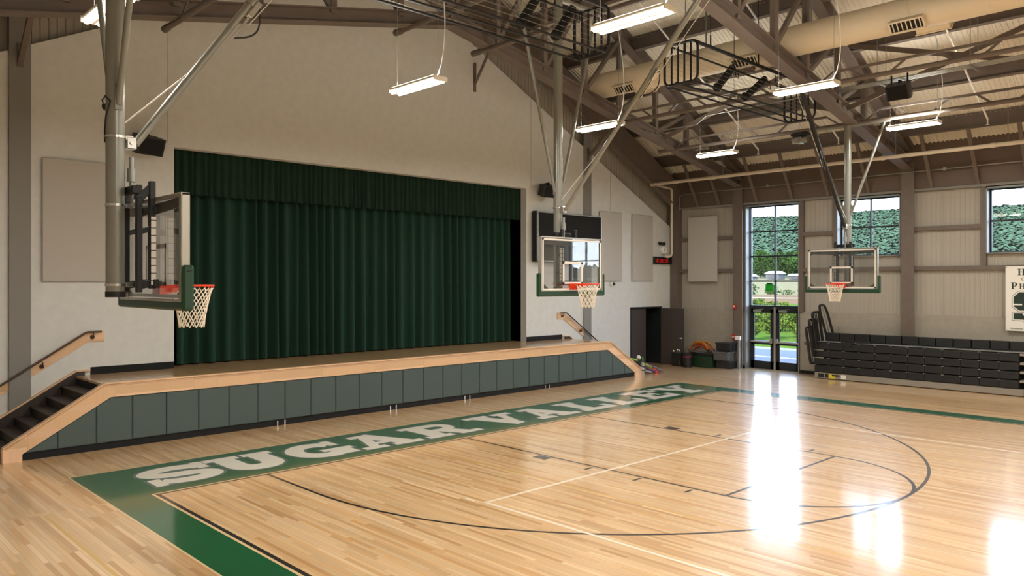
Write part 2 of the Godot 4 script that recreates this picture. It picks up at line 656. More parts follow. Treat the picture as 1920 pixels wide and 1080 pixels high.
# strokes of a slab letter in a box 1 wide and 1 high: [points, half width]
func slab(ch: String) -> Array:
	var P := func(a: Array) -> PackedVector2Array:
		var p := PackedVector2Array()
		for i in range(0, a.size(), 2):
			p.append(Vector2(a[i], a[i + 1]))
		return p
	match ch:
		"S":
			var c := arc(Vector2(0.5, 0.68), 0.36, 0.19, 20, 270, 16)
			c.append_array(arc(Vector2(0.5, 0.31), 0.36, 0.18, 90, -160, 16))
			return [[c, 0.125], [P.call([0.87, 1.0, 0.87, 0.62]), 0.075], [P.call([0.11, 0.38, 0.11, 0.0]), 0.075]]
		"U":
			var c := PackedVector2Array([Vector2(0.27, 0.95)])
			c.append_array(arc(Vector2(0.52, 0.37), 0.25, 0.22, 180, 360, 14))
			c.append(Vector2(0.77, 0.95))
			return [[c, 0.15], [P.call([0.0, 0.91, 0.5, 0.91]), 0.085], [P.call([0.56, 0.91, 1.0, 0.91]), 0.085]]
		"G":
			return [[arc(Vector2(0.5, 0.5), 0.35, 0.37, 38, 325, 22), 0.135], [P.call([0.86, 1.0, 0.86, 0.66]), 0.07], [P.call([0.8, 0.46, 0.8, 0.04]), 0.15], [P.call([0.5, 0.4, 1.02, 0.4]), 0.075]]
		"A":
			return [[P.call([0.17, 0.05, 0.47, 0.98]), 0.085], [P.call([0.44, 0.98, 0.82, 0.05]), 0.155], [P.call([0.3, 0.33, 0.7, 0.33]), 0.06], [P.call([-0.03, 0.08, 0.38, 0.08]), 0.08], [P.call([0.52, 0.08, 1.06, 0.08]), 0.08], [P.call([0.2, 0.92, 0.6, 0.92]), 0.08]]
		"R":
			var c := PackedVector2Array([Vector2(0.3, 0.9)])
			c.append_array(arc(Vector2(0.62, 0.69), 0.24, 0.21, 90, -90, 12))
			c.append(Vector2(0.3, 0.48))
			return [[P.call([0.27, 0.02, 0.27, 0.98]), 0.16], [c, 0.1], [P.call([0.6, 0.5, 0.84, 0.05]), 0.15], [P.call([0.0, 0.08, 0.52, 0.08]), 0.08], [P.call([0.66, 0.08, 1.14, 0.08]), 0.08], [P.call([0.0, 0.92, 0.4, 0.92]), 0.08]]
		"V":
			return [[P.call([0.2, 0.95, 0.55, 0.02]), 0.155], [P.call([0.5, 0.02, 0.83, 0.95]), 0.085], [P.call([-0.06, 0.92, 0.5, 0.92]), 0.08], [P.call([0.62, 0.92, 1.06, 0.92]), 0.08]]
		"L":
			return [[P.call([0.32, 0.02, 0.32, 0.98]), 0.16], [P.call([0.05, 0.92, 0.6, 0.92]), 0.08], [P.call([0.05, 0.1, 1.0, 0.1]), 0.1], [P.call([0.93, 0.0, 0.93, 0.4]), 0.08]]
		"E":
			return [[P.call([0.3, 0.02, 0.3, 0.98]), 0.15], [P.call([0.03, 0.9, 0.98, 0.9]), 0.1], [P.call([0.03, 0.1, 1.02, 0.1]), 0.1], [P.call([0.3, 0.5, 0.7, 0.5]), 0.07], [P.call([0.93, 1.0, 0.93, 0.66]), 0.075], [P.call([0.97, 0.0, 0.97, 0.38]), 0.075], [P.call([0.68, 0.66, 0.68, 0.34]), 0.055]]
		"Y":
			return [[P.call([0.2, 0.95, 0.52, 0.42]), 0.145], [P.call([0.9, 0.95, 0.56, 0.42]), 0.085], [P.call([0.54, 0.5, 0.54, 0.04]), 0.15], [P.call([-0.05, 0.92, 0.46, 0.92]), 0.08], [P.call([0.64, 0.92, 1.12, 0.92]), 0.08], [P.call([0.26, 0.08, 0.82, 0.08]), 0.08]]
	return []


# ---------------------------------------------------------------- shell
const OPEN := [[-2.45, -0.45, 0.0, 5.8], [0.83, 2.8, 3.9, 5.8], [5.13, 7.07, 3.9, 5.8], [11.6, 13.55, 0.0, 5.8], [17.2, 19.2, 3.9, 5.8], [22.9, 24.9, 3.9, 5.8]]
const FRAMES := [-2.67, 3.06, 8.75, 14.45, 20.15, 25.85]


func gyp_top(x: float) -> float:
	return 11.65 - 0.4875 * absf(x)


func deck_y(x: float) -> float:
	return 13.95 - 0.5 * absf(x)


func build_walls() -> void:
	# stage wall
	var g := PackedVector2Array([Vector2(-13.5, 0), Vector2(-5.42, 0), Vector2(-5.42, 6.03), Vector2(5.42, 6.03), Vector2(5.42, 0), Vector2(10.73, 0), Vector2(10.73, 2.17), Vector2(12.64, 2.17), Vector2(12.64, 0), Vector2(13.5, 0), Vector2(13.5, gyp_top(13.5)), Vector2(0, 11.65), Vector2(-13.5, gyp_top(13.5))])
	var w := struct("wall_north", mb().prism(g, Transform3D(Basis.IDENTITY, Vector3(0, 0, -5.8)), 0.25), M.gyp, "tall off-white gable wall around the stage opening", "wall")
	for x in [-8.2, -5.55, 5.62, 9.6]:
		put("wall_joint", mb().span(Vector3(x - 0.006, 6.1 if absf(x) < 8 else 5.6, -5.552), Vector3(x + 0.006, gyp_top(x) - 0.02, -5.546)), M.wainscot, w)
	# ribbed metal between the plasterboard and the roof deck
	var k := -15
	while k < 15:
		var xa := k * 0.9
		var xb := xa + 0.9
		var b := mb()
		b.prism(PackedVector2Array([Vector2(xa, gyp_top(xa) - 0.3), Vector2(xb, gyp_top(xb) - 0.3), Vector2(xb, deck_y(xb) + 0.1), Vector2(xa, deck_y(xa) + 0.1)]), Transform3D(Basis.IDENTITY, Vector3(0, 0, -5.8)), 0.02)
		for r in 6:
			var x := xa + 0.03 + r * 0.15
			b.span(Vector3(x, gyp_top(x) - 0.3, -5.78), Vector3(x + (0.05 if r == 0 else 0.035), deck_y(x) + 0.05, -5.755), 0.005)
		put("rib_panel", b, M.liner, w)
		k += 1
	var outer := PackedVector2Array(g)
	outer[10] = Vector2(13.5, deck_y(13.5))
	outer[11] = Vector2(0, deck_y(0))
	outer[12] = Vector2(-13.5, deck_y(13.5))
	outer[1] = Vector2(-6.2, 0)
	outer[2] = Vector2(-6.2, 6.6)
	outer[3] = Vector2(6.2, 6.6)
	outer[4] = Vector2(6.2, 0)
	put("wall_core", mb().prism(outer, Transform3D(Basis.IDENTITY, Vector3(0, 0, -6.2)), 0.22), M.liner, w)
	for s in [-1.0, 1.0]:
		var gc := struct("gable_column" if s < 0 else "gable_column_001", mb().span(Vector3(s * 8.32 - 0.18, 0, -5.545), Vector3(s * 8.32 + 0.18, 9.35, -5.49)), M.column_grey, "flat grey column strip on the stage wall, %s" % ("left of the curtain" if s < 0 else "right of the scoreboard"), "column")
		# knee braces from the gable columns up towards the first truss
		var kb := mb().bar(Vector3(s * 8.32, 7.3, -5.5), Vector3(s * 8.32, 8.05, -4.6), 0.09, 0.09)
		kb.span(Vector3(s * 8.32 - 0.05, 7.2, -5.5), Vector3(s * 8.32 + 0.05, 7.65, -5.46))
		put("knee_brace", kb, M.steel, gc)
		var kc := mb().bar(Vector3(s * 3.25, 8.95, -5.5), Vector3(s * 3.25, 9.75, -4.9), 0.06, 0.06)
		kc.span(Vector3(s * 3.25 - 0.04, 8.7, -5.55), Vector3(s * 3.25 + 0.04, 9.55, -5.51))
		if s > 0:
			put("knee_brace", kc, M.steel, gc)
		# sloping gable rafter
		struct("gable_rafter" if s < 0 else "gable_rafter_001", mb().bar(Vector3(0, 12.95, -5.32), Vector3(s * 13.4, 12.95 - 0.497 * 13.4, -5.32), 0.16, 0.95).bar(Vector3(0, 12.43, -5.26), Vector3(s * 13.4, 12.43 - 0.497 * 13.4, -5.26), 0.28, 0.025), M.steel, "deep taupe rafter sloping along the top of the stage wall, %s half" % ("left" if s < 0 else "right"), "rafter")
	var corner := mb().span(Vector3(13.2, 0, -5.54), Vector3(13.5, 6.95, -5.2))
	struct("corner_column", corner, M.steel, "taupe steel column in the corner of stage wall and window wall", "column")
	struct("corner_column_001", mb().span(Vector3(-13.5, 0, -5.54), Vector3(-13.2, 6.95, -5.2)), M.steel, "taupe steel column in the far left corner of the stage wall", "column")
	# dark room behind the curtain and the store behind the double doors
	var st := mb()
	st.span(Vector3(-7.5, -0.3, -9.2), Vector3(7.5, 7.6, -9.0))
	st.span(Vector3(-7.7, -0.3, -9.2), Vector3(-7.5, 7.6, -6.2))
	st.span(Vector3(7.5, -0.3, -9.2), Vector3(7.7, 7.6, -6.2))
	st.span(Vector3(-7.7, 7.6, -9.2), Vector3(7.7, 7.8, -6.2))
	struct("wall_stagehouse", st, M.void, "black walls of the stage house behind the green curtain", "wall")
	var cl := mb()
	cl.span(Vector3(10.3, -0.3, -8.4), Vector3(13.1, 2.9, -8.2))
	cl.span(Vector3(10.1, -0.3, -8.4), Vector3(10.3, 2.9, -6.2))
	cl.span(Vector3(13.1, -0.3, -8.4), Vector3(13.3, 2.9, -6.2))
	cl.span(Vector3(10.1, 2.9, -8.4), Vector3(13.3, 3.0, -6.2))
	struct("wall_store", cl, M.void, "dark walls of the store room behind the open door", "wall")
	# window wall
	var e := mb()
	var cuts := [-6.2]
	for o in OPEN:
		cuts.append_array([o[0], o[1]])
	cuts.append(31.8)
	for i in cuts.size() - 1:
		if i % 2 == 0:
			e.span(Vector3(13.5, -0.1, cuts[i]), Vector3(13.8, 7.4, cuts[i + 1]))
		else:
			var o = OPEN[(i - 1) / 2]
			e.span(Vector3(13.5, o[3], o[0]), Vector3(13.8, 7.4, o[1]))
			if o[2] > 0:
				e.span(Vector3(13.5, -0.1, o[0]), Vector3(13.8, o[2], o[1]))
	var we := struct("wall_east", e, M.liner, "beige ribbed metal wall with the windows and glass doors", "wall")
	var runs := []
	var z := -5.2
	for o in OPEN:
		runs.append([z, o[0], false, o])
		runs.append([o[0], o[1], true, o])
		z = o[1]
	runs.append([z, 31.5, false, null])
	for r in runs:
		var o = r[3]
		var door: bool = r[2] and o[2] == 0.0
		if door:
			continue
		var top: float = 3.9 if r[2] else 5.85
		var n := maxi(1, roundi((r[1] - r[0]) / 1.05))
		for i in n:
			var a: float = lerpf(r[0], r[1], float(i) / n)
			var c: float = lerpf(r[0], r[1], float(i + 1) / n)
			if a < 16.0:
				var p := mb().span(Vector3(13.487, 2.05, a + 0.004), Vector3(13.5, top, c - 0.004))
				for q in 9:
					var zz := lerpf(a, c, (q + 0.5) / 9)
					var hw := 0.012 if q % 3 != 1 else 0.02
					p.span(Vector3(13.475, 2.05, zz - hw), Vector3(13.488, top, zz + hw), 0.003)
				put("liner_panel", p, M.liner, we)
		put("wainscot", mb().span(Vector3(13.43, 0.1, r[0]), Vector3(13.51, 2.08, r[1]), 0.004), M.wainscot, we)
		put("girt", mb().span(Vector3(13.36, 3.44, r[0]), Vector3(13.5, 3.565, r[1])), M.steel, we)
		if not r[2]:
			put("girt", mb().span(Vector3(13.36, 4.64, r[0]), Vector3(13.5, 4.765, r[1])), M.steel, we)
	for o in OPEN:
		var y0: float = 2.08 if o[2] == 0.0 else 3.44
		put("jamb", mb().span(Vector3(13.352, y0 - 0.004, o[1]), Vector3(13.495, 5.84, o[1] + 0.15)), M.steel, we)
		put("jamb", mb().span(Vector3(13.352, y0 - 0.004, o[0] - 0.13), Vector3(13.495, 5.84, o[0])), M.steel, we)
	put("head_trim", mb().span(Vector3(13.33, 5.83, -5.2), Vector3(13.5, 5.91, 31.5), 0.01), M.column_grey, we)
	put("eave_band", mb().span(Vector3(13.38, 5.91, -5.55), Vector3(13.5, 7.3, 31.5)), M.eave, we)
	for i in 2:
		var bz := [[-5.2, -2.47], [-0.43, 11.6]][i] as Array
		var bb := struct("baseboard_east" if i == 0 else "baseboard_east_001", mb().span(Vector3(13.41, 0, bz[0]), Vector3(13.5, 0.11, bz[1]), 0.005), M.black_matte, "black rubber baseboard under the window wall " + ["beside the bins", "behind the bleachers"][i], "baseboard")
		bb.name = ["baseboard_east", "baseboard_east_001"][i]
	# the other two walls, behind the camera
	struct("wall_west", mb().span(Vector3(-13.8, -0.1, -6.2), Vector3(-13.5, 7.4, 31.8)), M.liner, "plain beige side wall opposite the windows", "wall")
	var sg := PackedVector2Array([Vector2(-13.5, -0.1), Vector2(13.5, -0.1), Vector2(13.5, deck_y(13.5)), Vector2(0, deck_y(0)), Vector2(-13.5, deck_y(13.5))])
	struct("wall_south", mb().prism(sg, Transform3D(Basis.IDENTITY, Vector3(0, 0, 31.5)), 0.3), M.gyp, "plain gable wall at the far end behind the camera", "wall")
	# steel columns on both long walls
	var k2 := 0
	for s in [1.0, -1.0]:
		for i in 3:
			var zc: float = FRAMES[i]
			var c := mb().ibeam(Vector3(s * 13.36, 0, zc), Vector3(s * 13.36, 6.72, zc), 0.32, 0.37, 0.03, 0.02, Vector3.RIGHT)
			var lab: String = ["left of the glass doors", "between the two windows behind the bleachers", "beyond the second window behind the bleachers"][i]
			if s < 0:
				lab = ["nearest the stage on the side wall opposite the windows", "in the middle of the side wall opposite the windows", "beside the camera on the side wall opposite the windows"][i]
			struct("column" if k2 == 0 else "column_%03d" % k2, c, M.steel, "taupe steel column " + lab, "column")
			k2 += 1
	build_windows()
	build_store_doors()


func build_windows() -> void:
	var n := 0
	var d := 0
	for o in OPEN:
		var door: bool = o[2] == 0.0
		var z0: float = o[0]
		var z1: float = o[1]
		var zm := (z0 + z1) / 2
		var x := 13.6
		var fr := mb()
		var y0: float = 2.2 if door else o[2]
		var y1: float = o[3]
		var rows := 4 if door else 2
		var t := 0.05
		# lining of the opening
		var lin := mb()
		lin.span(Vector3(13.34, o[2], z0), Vector3(13.82, y1, z0 + 0.03))
		lin.span(Vector3(13.34, o[2], z1 - 0.03), Vector3(13.82, y1, z1))
		lin.span(Vector3(13.34, y1 - 0.03, z0), Vector3(13.82, y1, z1))
		if not door:
			lin.span(Vector3(13.34, o[2], z0), Vector3(13.82, o[2] + 0.03, z1))
		for zz in [z0 + 0.03, z1 - 0.03 - t]:
			fr.span(Vector3(x, o[2], zz), Vector3(x + 0.1, y1 - 0.03, zz + t), 0.006)
		fr.span(Vector3(x, y0, zm - t / 2), Vector3(x + 0.1, y1 - 0.03, zm + t / 2), 0.006)
		for i in rows + 1:
			var y := lerpf(y0 + 0.04, y1 - 0.05, float(i) / rows)
			fr.span(Vector3(x + 0.005, y - t / 2, z0 + 0.03), Vector3(x + 0.095, y + t / 2, z1 - 0.03), 0.006)
		var lab := ""
		var nm := ""
		if door:
			d += 1
			nm = "door_%d" % d
			lab = "tall glazed double doors beside the stage corner with a four-row window above" if d == 1 else "tall glazed double doors in the bay behind the camera"
		else:
			n += 1
			nm = "window_%d" % n
			lab = ["four-pane window behind the right basketball hoop", "four-pane window above the banner at the right edge", "four-pane window in the bay behind the camera", "four-pane window furthest behind the camera"][n - 1]
		var w := struct(nm, fr, M.frame_dark, lab, "door" if door else "window")
		put("lining", lin, M.frame_grey, w)
		for i in rows:
			for j in 2:
				var ya := lerpf(y0 + 0.04, y1 - 0.05, float(i) / rows)
				var yb := lerpf(y0 + 0.04, y1 - 0.05, float(i + 1) / rows)
				var za := z0 + 0.06 if j == 0 else zm
				var zb := zm if j == 0 else z1 - 0.06
				put("pane", pane_x(x + 0.05, ya, yb, za, zb), M.glass, w)
		if door:
			fr = mb()
			var sill := mb().span(Vector3(x - 0.06, 0, z0), Vector3(x + 0.2, 0.02, z1))
			put("threshold", sill, M.alu, w)
			put("centre_post", mb().span(Vector3(x - 0.03, 0, zm - 0.035), Vector3(x + 0.1, 2.2, zm + 0.035), 0.006), M.alu, w)
			put("transom", mb().span(Vector3(x - 0.01, 2.12, z0 + 0.03), Vector3(x + 0.11, 2.26, z1 - 0.03), 0.006), M.frame_dark, w)
			for s in [-1.0, 1.0]:
				var a: float = z0 + 0.085 if s < 0 else zm + 0.04
				var b: float = zm - 0.04 if s < 0 else z1 - 0.085
				var lf := mb()
				lf.span(Vector3(x, 0.02, a), Vector3(x + 0.05, 2.12, a + 0.13), 0.005)
				lf.span(Vector3(x, 0.02, b - 0.13), Vector3(x + 0.05, 2.12, b), 0.005)
				lf.span(Vector3(x, 2.0, a), Vector3(x + 0.05, 2.12, b), 0.005)
				lf.span(Vector3(x, 0.88, a), Vector3(x + 0.05, 1.02, b), 0.005)
				lf.span(Vector3(x, 0.02, a), Vector3(x + 0.05, 0.3, b), 0.005)
				var leaf := put("door_leaf", lf, M.frame_dark, w)
				put("pane", pane_x(x + 0.025, 1.0, 2.02, a + 0.1, b - 0.1), M.glass, leaf)
				put("pane", pane_x(x + 0.025, 0.28, 0.9, a + 0.1, b - 0.1), M.glass, leaf)
				put("push_bar", mb().bar(Vector3(x - 0.06, 0.98, a + 0.03), Vector3(x - 0.06, 0.98, b - 0.03), 0.05, 0.06, 0.012).span(Vector3(x - 0.09, 0.93, (b - 0.12) if s < 0 else a + 0.02), Vector3(x, 1.1, (b - 0.03) if s < 0 else a + 0.1), 0.01), M.alu, leaf)
				put("closer", mb().span(Vector3(x - 0.07, 2.03, a + 0.12), Vector3(x, 2.1, a + 0.42), 0.01).bar(Vector3(x - 0.08, 2.11, a + 0.2), Vector3(x - 0.14, 2.14, a + 0.55), 0.02, 0.015), M.alu, leaf)


func pane_x(x: float, y0: float, y1: float, z0: float, z1: float) -> Builder:
	var b := mb()
	b.face(Vector3(x, y1, z0), Vector3(x, y1, z1), Vector3(x, y0, z1), Vector3(x, y0, z0))
	return b


func build_store_doors() -> void:
	var f := mb()
	f.span(Vector3(10.73, 0, -6.25), Vector3(10.79, 2.17, -5.52))
	f.span(Vector3(12.58, 0, -6.25), Vector3(12.64, 2.17, -5.52))
	f.span(Vector3(10.73, 2.11, -6.25), Vector3(12.64, 2.17, -5.52))
	var w := struct("door_3", f, M.frame_dark, "dark brown double doors to the store, right leaf standing open", "door")
	var l := put("door_leaf", mb().span(Vector3(10.8, 0.01, -5.6), Vector3(11.68, 2.1, -5.555), 0.003), M.door, w)
	for y in [0.3, 1.1, 1.85]:
		put("hinge", mb().span(Vector3(10.785, y, -5.556), Vector3(10.81, y + 0.11, -5.54)), M.alu, l)
	var p := Vector3(12.6, 0, -5.53)
	var q := Vector3(12.74, 0, -4.61)
	var mid := (p + q) / 2 + Vector3(0, 1.055, 0)
	var fr := Builder.frame(p, q)
	var r := put("door_leaf", mb().box(mid, Vector3(0.045, 2.09, 0.92), 0.003, fr.basis), M.door, w)
	var hp := p.lerp(q, 0.93) + Vector3(0, 1.0, 0)
	var side := -fr.basis.x if fr.basis.x.x > 0 else fr.basis.x
	put("lever_handle", mb().tube([hp + side * 0.02, hp + side * 0.07], 0.03, 10).tube([hp + side * 0.07, hp + side * 0.07 - fr.basis.z * 0.13], 0.012, 6), M.chrome, r)


# ---------------------------------------------------------------- roof
func build_roof() -> void:
	var b := mb()
	for s in [-1.0, 1.0]:
		b.prism(PackedVector2Array([Vector2(0, deck_y(0) + 0.06), Vector2(s * 14.0, deck_y(14.0) + 0.06), Vector2(s * 14.0, deck_y(14.0) + 0.3), Vector2(0, deck_y(0) + 0.3)]), Transform3D(Basis.IDENTITY, Vector3(0, 0, -6.4)), 38.4)
	var c := struct("ceiling", b, M.deck_panel, "pitched white ribbed metal roof deck on taupe purlins", "ceiling")
	# ribbed deck panels, each 0.96 m wide, running down the slope
	for s in [-1.0, 1.0]:
		var dir := Vector3(s, -0.5, 0).normalized()
		var top := Vector3(0, deck_y(0), 0)
		var len_ := 13.5 * sqrt(1.25)
		var up := Vector3(s * 0.5, 1, 0).normalized()
		var p := mb()
		var bs := Basis(Vector3(0, 0, 1), up, dir)
		var mid := top + dir * len_ / 2
		p.box(mid + up * 0.03 + Vector3(0, 0, 0.48), Vector3(0.955, 0.02, len_), 0, bs)
		for q in 8:
			p.box(mid + up * 0.012 + Vector3(0, 0, 0.05 + q * 0.12), Vector3(0.06 if q == 0 else 0.045, 0.03, len_), 0.01, bs)
		var pm := p.mesh()
		for i in 40:
			if -6.2 + i * 0.96 > 31.0:
				break
			var o := put("deck_panel", pm, M.deck_panel, c)
			o.position = Vector3(0, 0, -6.2 + i * 0.96)
		for x in [12.4, 10.62, 8.84, 7.06, 5.28, 3.5, 1.72]:
			var y: float = deck_y(x) - 0.2
			var pu := mb().prism(PackedVector2Array([Vector2(s * x - 0.1, y - 0.17), Vector2(s * x + 0.1, y - 0.17), Vector2(s * x + 0.1, y - 0.15), Vector2(s * x + 0.01, y - 0.15), Vector2(s * x + 0.01, y + 0.21), Vector2(s * x + 0.1, y + 0.21), Vector2(s * x + 0.1, y + 0.24), Vector2(s * x - 0.1, y + 0.24), Vector2(s * x - 0.1, y + 0.21), Vector2(s * x - 0.01, y + 0.21), Vector2(s * x - 0.01, y - 0.15), Vector2(s * x - 0.1, y - 0.15)]), Transform3D(Basis.IDENTITY, Vector3(0, 0, -5.75)), 37.2)
			put("purlin", pu, M.steel, c)
	# struts from the lowest purlin down to the head of the window wall
	var sm := mb().bar(Vector3(12.4, 7.42, 0), Vector3(13.36, 5.93, 0), 0.1, 0.06).mesh()
	for z in [-4.4, -3.5, -2.0, -0.7, 0.55, 1.85, 3.7, 4.93, 6.16, 7.4, 9.6, 10.85, 12.1, 13.4]:
		put("eave_strut", sm, M.steel, c).position.z = z


func build_trusses() -> void:
	var lab := ["taupe steel scissor roof truss nearest the stage wall", "taupe steel scissor roof truss crossing above the three hoops", "taupe steel scissor roof truss overhead beside the camera"]
	for i in 3:
		var t := thing("roof_truss", lab[i], "truss", Vector3(0, 0, FRAMES[i]), 0.0, "scissor trusses carrying the roof")
		for s in [-1.0, 1.0]:
			put("bottom_chord", mb().ibeam(Vector3(0, 9.34, 0), Vector3(s * 13.2, 9.34 - 0.203 * 13.2, 0), 0.32, 0.32, 0.022, 0.02), M.steel, t)
			put("top_chord", mb().ibeam(Vector3(0, 13.7, 0), Vector3(s * 13.42, 13.7 - 0.5 * 13.42, 0), 0.34, 0.3, 0.022, 0.02), M.steel, t)
			var xs := [1.5, 3.22, 4.86, 6.46, 8.25, 9.95, 11.5]
			for k in xs.size():
				var x: float = xs[k]
				put("web_post", mb().span(Vector3(s * x - 0.07, 9.4 - 0.203 * x, -0.07), Vector3(s * x + 0.07, 13.62 - 0.5 * x, 0.07), 0.008), M.steel, t)
				var xp: float = xs[k - 1] if k > 0 else 0.0
				put("web_diagonal", mb().bar(Vector3(s * xp, 9.45 - 0.203 * xp, 0), Vector3(s * x, 13.55 - 0.5 * x, 0), 0.11, 0.11, 0.008), M.steel, t)
		put("web_post", mb().span(Vector3(-0.07, 9.4, -0.07), Vector3(0.07, 13.6, 0.07), 0.008), M.steel, t)
		put("knee_plate", mb().span(Vector3(12.9, 6.7, -0.16), Vector3(13.2, 7.0, 0.16)), M.steel, t)
		put("knee_plate", mb().span(Vector3(-13.2, 6.7, -0.16), Vector3(-12.9, 7.0, 0.16)), M.steel, t)
	# crossed braces between the trusses
	var names := ["crossed flat steel braces high between the first two trusses, window side", "crossed flat steel braces high between the second and third trusses, window side"]
	for i in 2:
		var z0: float = FRAMES[i]
		var z1: float = FRAMES[i + 1]
		var b := thing("cross_brace", names[i], "brace", Vector3(8.6, 7.75, z0), 0, "crossed braces between trusses")
		put("brace_bar", mb().bar(Vector3(0, -0.12, 0.1), Vector3(0, 1.55, z1 - z0 - 0.1), 0.03, 0.13), M.steel, b)
		put("brace_bar", mb().bar(Vector3(0.06, 1.55, 0.1), Vector3(0.06, -0.12, z1 - z0 - 0.1), 0.03, 0.13), M.steel, b)


# ---------------------------------------------------------------- stage
func stage_pad(xa: float, xb: float) -> Builder:
	var e := 0.008
	var b := mb()
	var limit := PackedVector2Array([Vector2(-8.64, 0.13), Vector2(8.64, 0.13), Vector2(8.6, 0.15), Vector2(7.24, 0.955), Vector2(-7.24, 0.955), Vector2(-8.6, 0.15)])
	for lay in 2:
		var i := e * 0.6 + (0.014 if lay == 1 else 0.0)
		for p in Geometry2D.intersect_polygons(rect(xa, 0.1, xb, 1.2), limit):
			for o in Geometry2D.offset_polygon(p, -i):
				if o.size() > 2:
					b.prism(o, Transform3D(Basis.IDENTITY, Vector3(0, 0, -3.8)), 0.032 if lay == 0 else 0.042)
	return b


func build_stage() -> void:
	var st := thing("stage", "low stage with maple trim, grey padded front and steps at both ends", "stage")
	put("core", mb().span(Vector3(-7.36, 0.0, -5.55), Vector3(7.36, 1.17, -3.84)).span(Vector3(-5.42, 0.0, -9.0), Vector3(5.42, 1.17, -5.5)), M.void, st)
	put("deck", mb().span(Vector3(-7.36, 1.17, -5.55), Vector3(7.36, STAGE_H, -3.8)).span(Vector3(-5.42, 1.17, -9.0), Vector3(5.42, STAGE_H, -5.55)), M.stage_deck, st)
	# maple fascia that follows the steps down at each end
	var outer := [Vector2(-8.93, 0), Vector2(-8.93, 0.25), Vector2(-7.34, 1.215), Vector2(7.34, 1.215), Vector2(8.93, 0.25), Vector2(8.93, 0)]
	var inner := [Vector2(8.645, 0), Vector2(8.645, 0.12), Vector2(7.235, 0.96), Vector2(-7.235, 0.96), Vector2(-8.645, 0.12), Vector2(-8.645, 0)]
	for i in 5:
		var j := 4 - i
		var q := PackedVector2Array([outer[i], outer[i + 1], inner[j], inner[j + 1]])
		put("fascia_board", mb().prism(q, Transform3D(Basis.IDENTITY, Vector3(0, 0, -3.83)), 0.09), M.wood, st)
		var a := Vector3(outer[i].x, outer[i].y, -3.78)
		var b := Vector3(outer[i + 1].x, outer[i + 1].y, -3.78)
		put("fascia_cap", mb().bar(a, b, 0.13, 0.03, 0.008), M.wood, st)
		put("fascia_bead", mb().bar(a + Vector3(0, -0.035, 0.05), b + Vector3(0, -0.035, 0.05), 0.014, 0.014, 0.004), M.wood, st)
	var k := -14
	while k <= 13:
		put("wall_pad", stage_pad((k) * 0.6229 + 0.0, (k + 1) * 0.6229), M.pad, st)
		k += 1
	put("toe_kick", mb().span(Vector3(-8.645, 0, -3.86), Vector3(8.645, 0.14, -3.79)), M.black_matte, st)
	# steps
	for s in [-1.0, 1.0]:
		for i in 6:
			var y := 1.21 - 0.1729 * (i + 1)
			var xa: float = s * (7.36 + 0.262 * i)
			var xb: float = s * (7.36 + 0.262 * (i + 1) + 0.02)
			var b := mb().span(Vector3(xa, 0, -5.47), Vector3(xb - s * 0.03, y - 0.03, -3.84))
			b.span(Vector3(xa - s * 0.02, y - 0.03, -5.47), Vector3(xb, y, -3.84), 0.008)
			put("step", b, M.step, st)
		var o2 := PackedVector2Array([Vector2(s * 7.36, 0.7), Vector2(s * 7.2, 1.0), Vector2(s * 7.2, 1.29), Vector2(s * 7.36, 1.29), Vector2(s * 8.95, 0.32), Vector2(s * 8.95, 0), Vector2(s * 8.5, 0)])
		put("wall_stringer", mb().prism(o2, Transform3D(Basis.IDENTITY, Vector3(0, 0, -5.55)), 0.07), M.step, st)
		put("stringer_cap", mb().bar(Vector3(s * 7.36, 1.305, -5.51), Vector3(s * 8.97, 0.33, -5.51), 0.1, 0.03, 0.006).bar(Vector3(s * 7.1, 1.305, -5.51), Vector3(s * 7.37, 1.305, -5.51), 0.1, 0.03, 0.006), M.wood, st)
	put("floor_socket", mb().span(Vector3(-3.92, 0.0, -3.775), Vector3(-3.89, 0.11, -3.765)).span(Vector3(-3.75, 0.0, -3.775), Vector3(-3.72, 0.11, -3.765)), M.chrome, st)
	for x in [-1.0, 1.35, 4.4]:
		put("floor_socket", mb().span(Vector3(x, 0.0, -3.775), Vector3(x + 0.03, 0.11, -3.765)).span(Vector3(x + 0.17, 0.0, -3.775), Vector3(x + 0.2, 0.11, -3.765)), M.chrome, st)
	for s in [-1.0, 1.0]:
		var bb := struct("baseboard_stage" if s < 0 else "baseboard_stage_001", mb().span(Vector3(s * 5.42, STAGE_H, -5.55), Vector3(s * 7.08, STAGE_H + 0.15, -5.535), 0.003), M.black_matte, "black baseboard on the stage wall by the %s steps" % ("left" if s < 0 else "right"), "baseboard")
		bb.set_meta("kind", "structure")
		# handrail with its maple backer board
		var h := thing("handrail", "dark bronze handrail on a maple board beside the %s stage steps" % ("left" if s < 0 else "right"), "handrail")
		var bo := PackedVector2Array([Vector2(s * 6.83, 1.87), Vector2(s * 6.83, 2.09), Vector2(s * 7.17, 2.09), Vector2(s * 9.15, 0.82), Vector2(s * 9.15, 0.61), Vector2(s * 7.12, 1.88)])
		put("backer_board", mb().prism(bo, Transform3D(Basis.IDENTITY, Vector3(0, 0, -5.55)), 0.025), M.wood, h)
		put("rail", mb().tube([Vector3(s * 6.9, 2.08, -5.44), Vector3(s * 7.16, 2.08, -5.44), Vector3(s * 7.22, 2.05, -5.44), Vector3(s * 9.2, 0.79, -5.44)], 0.021, 10), M.bronze, h)
		for p in [Vector2(7.05, 1.97), Vector2(7.95, 1.44), Vector2(8.85, 0.86)]:
			put("bracket", mb().tube([Vector3(s * p.x, p.y, -5.525), Vector3(s * p.x, p.y, -5.515)], 0.045, 12).tube([Vector3(s * p.x, p.y, -5.52), Vector3(s * p.x, p.y - 0.01, -5.45), Vector3(s * p.x, p.y + 0.09, -5.44)], 0.012, 6), M.bronze, h)


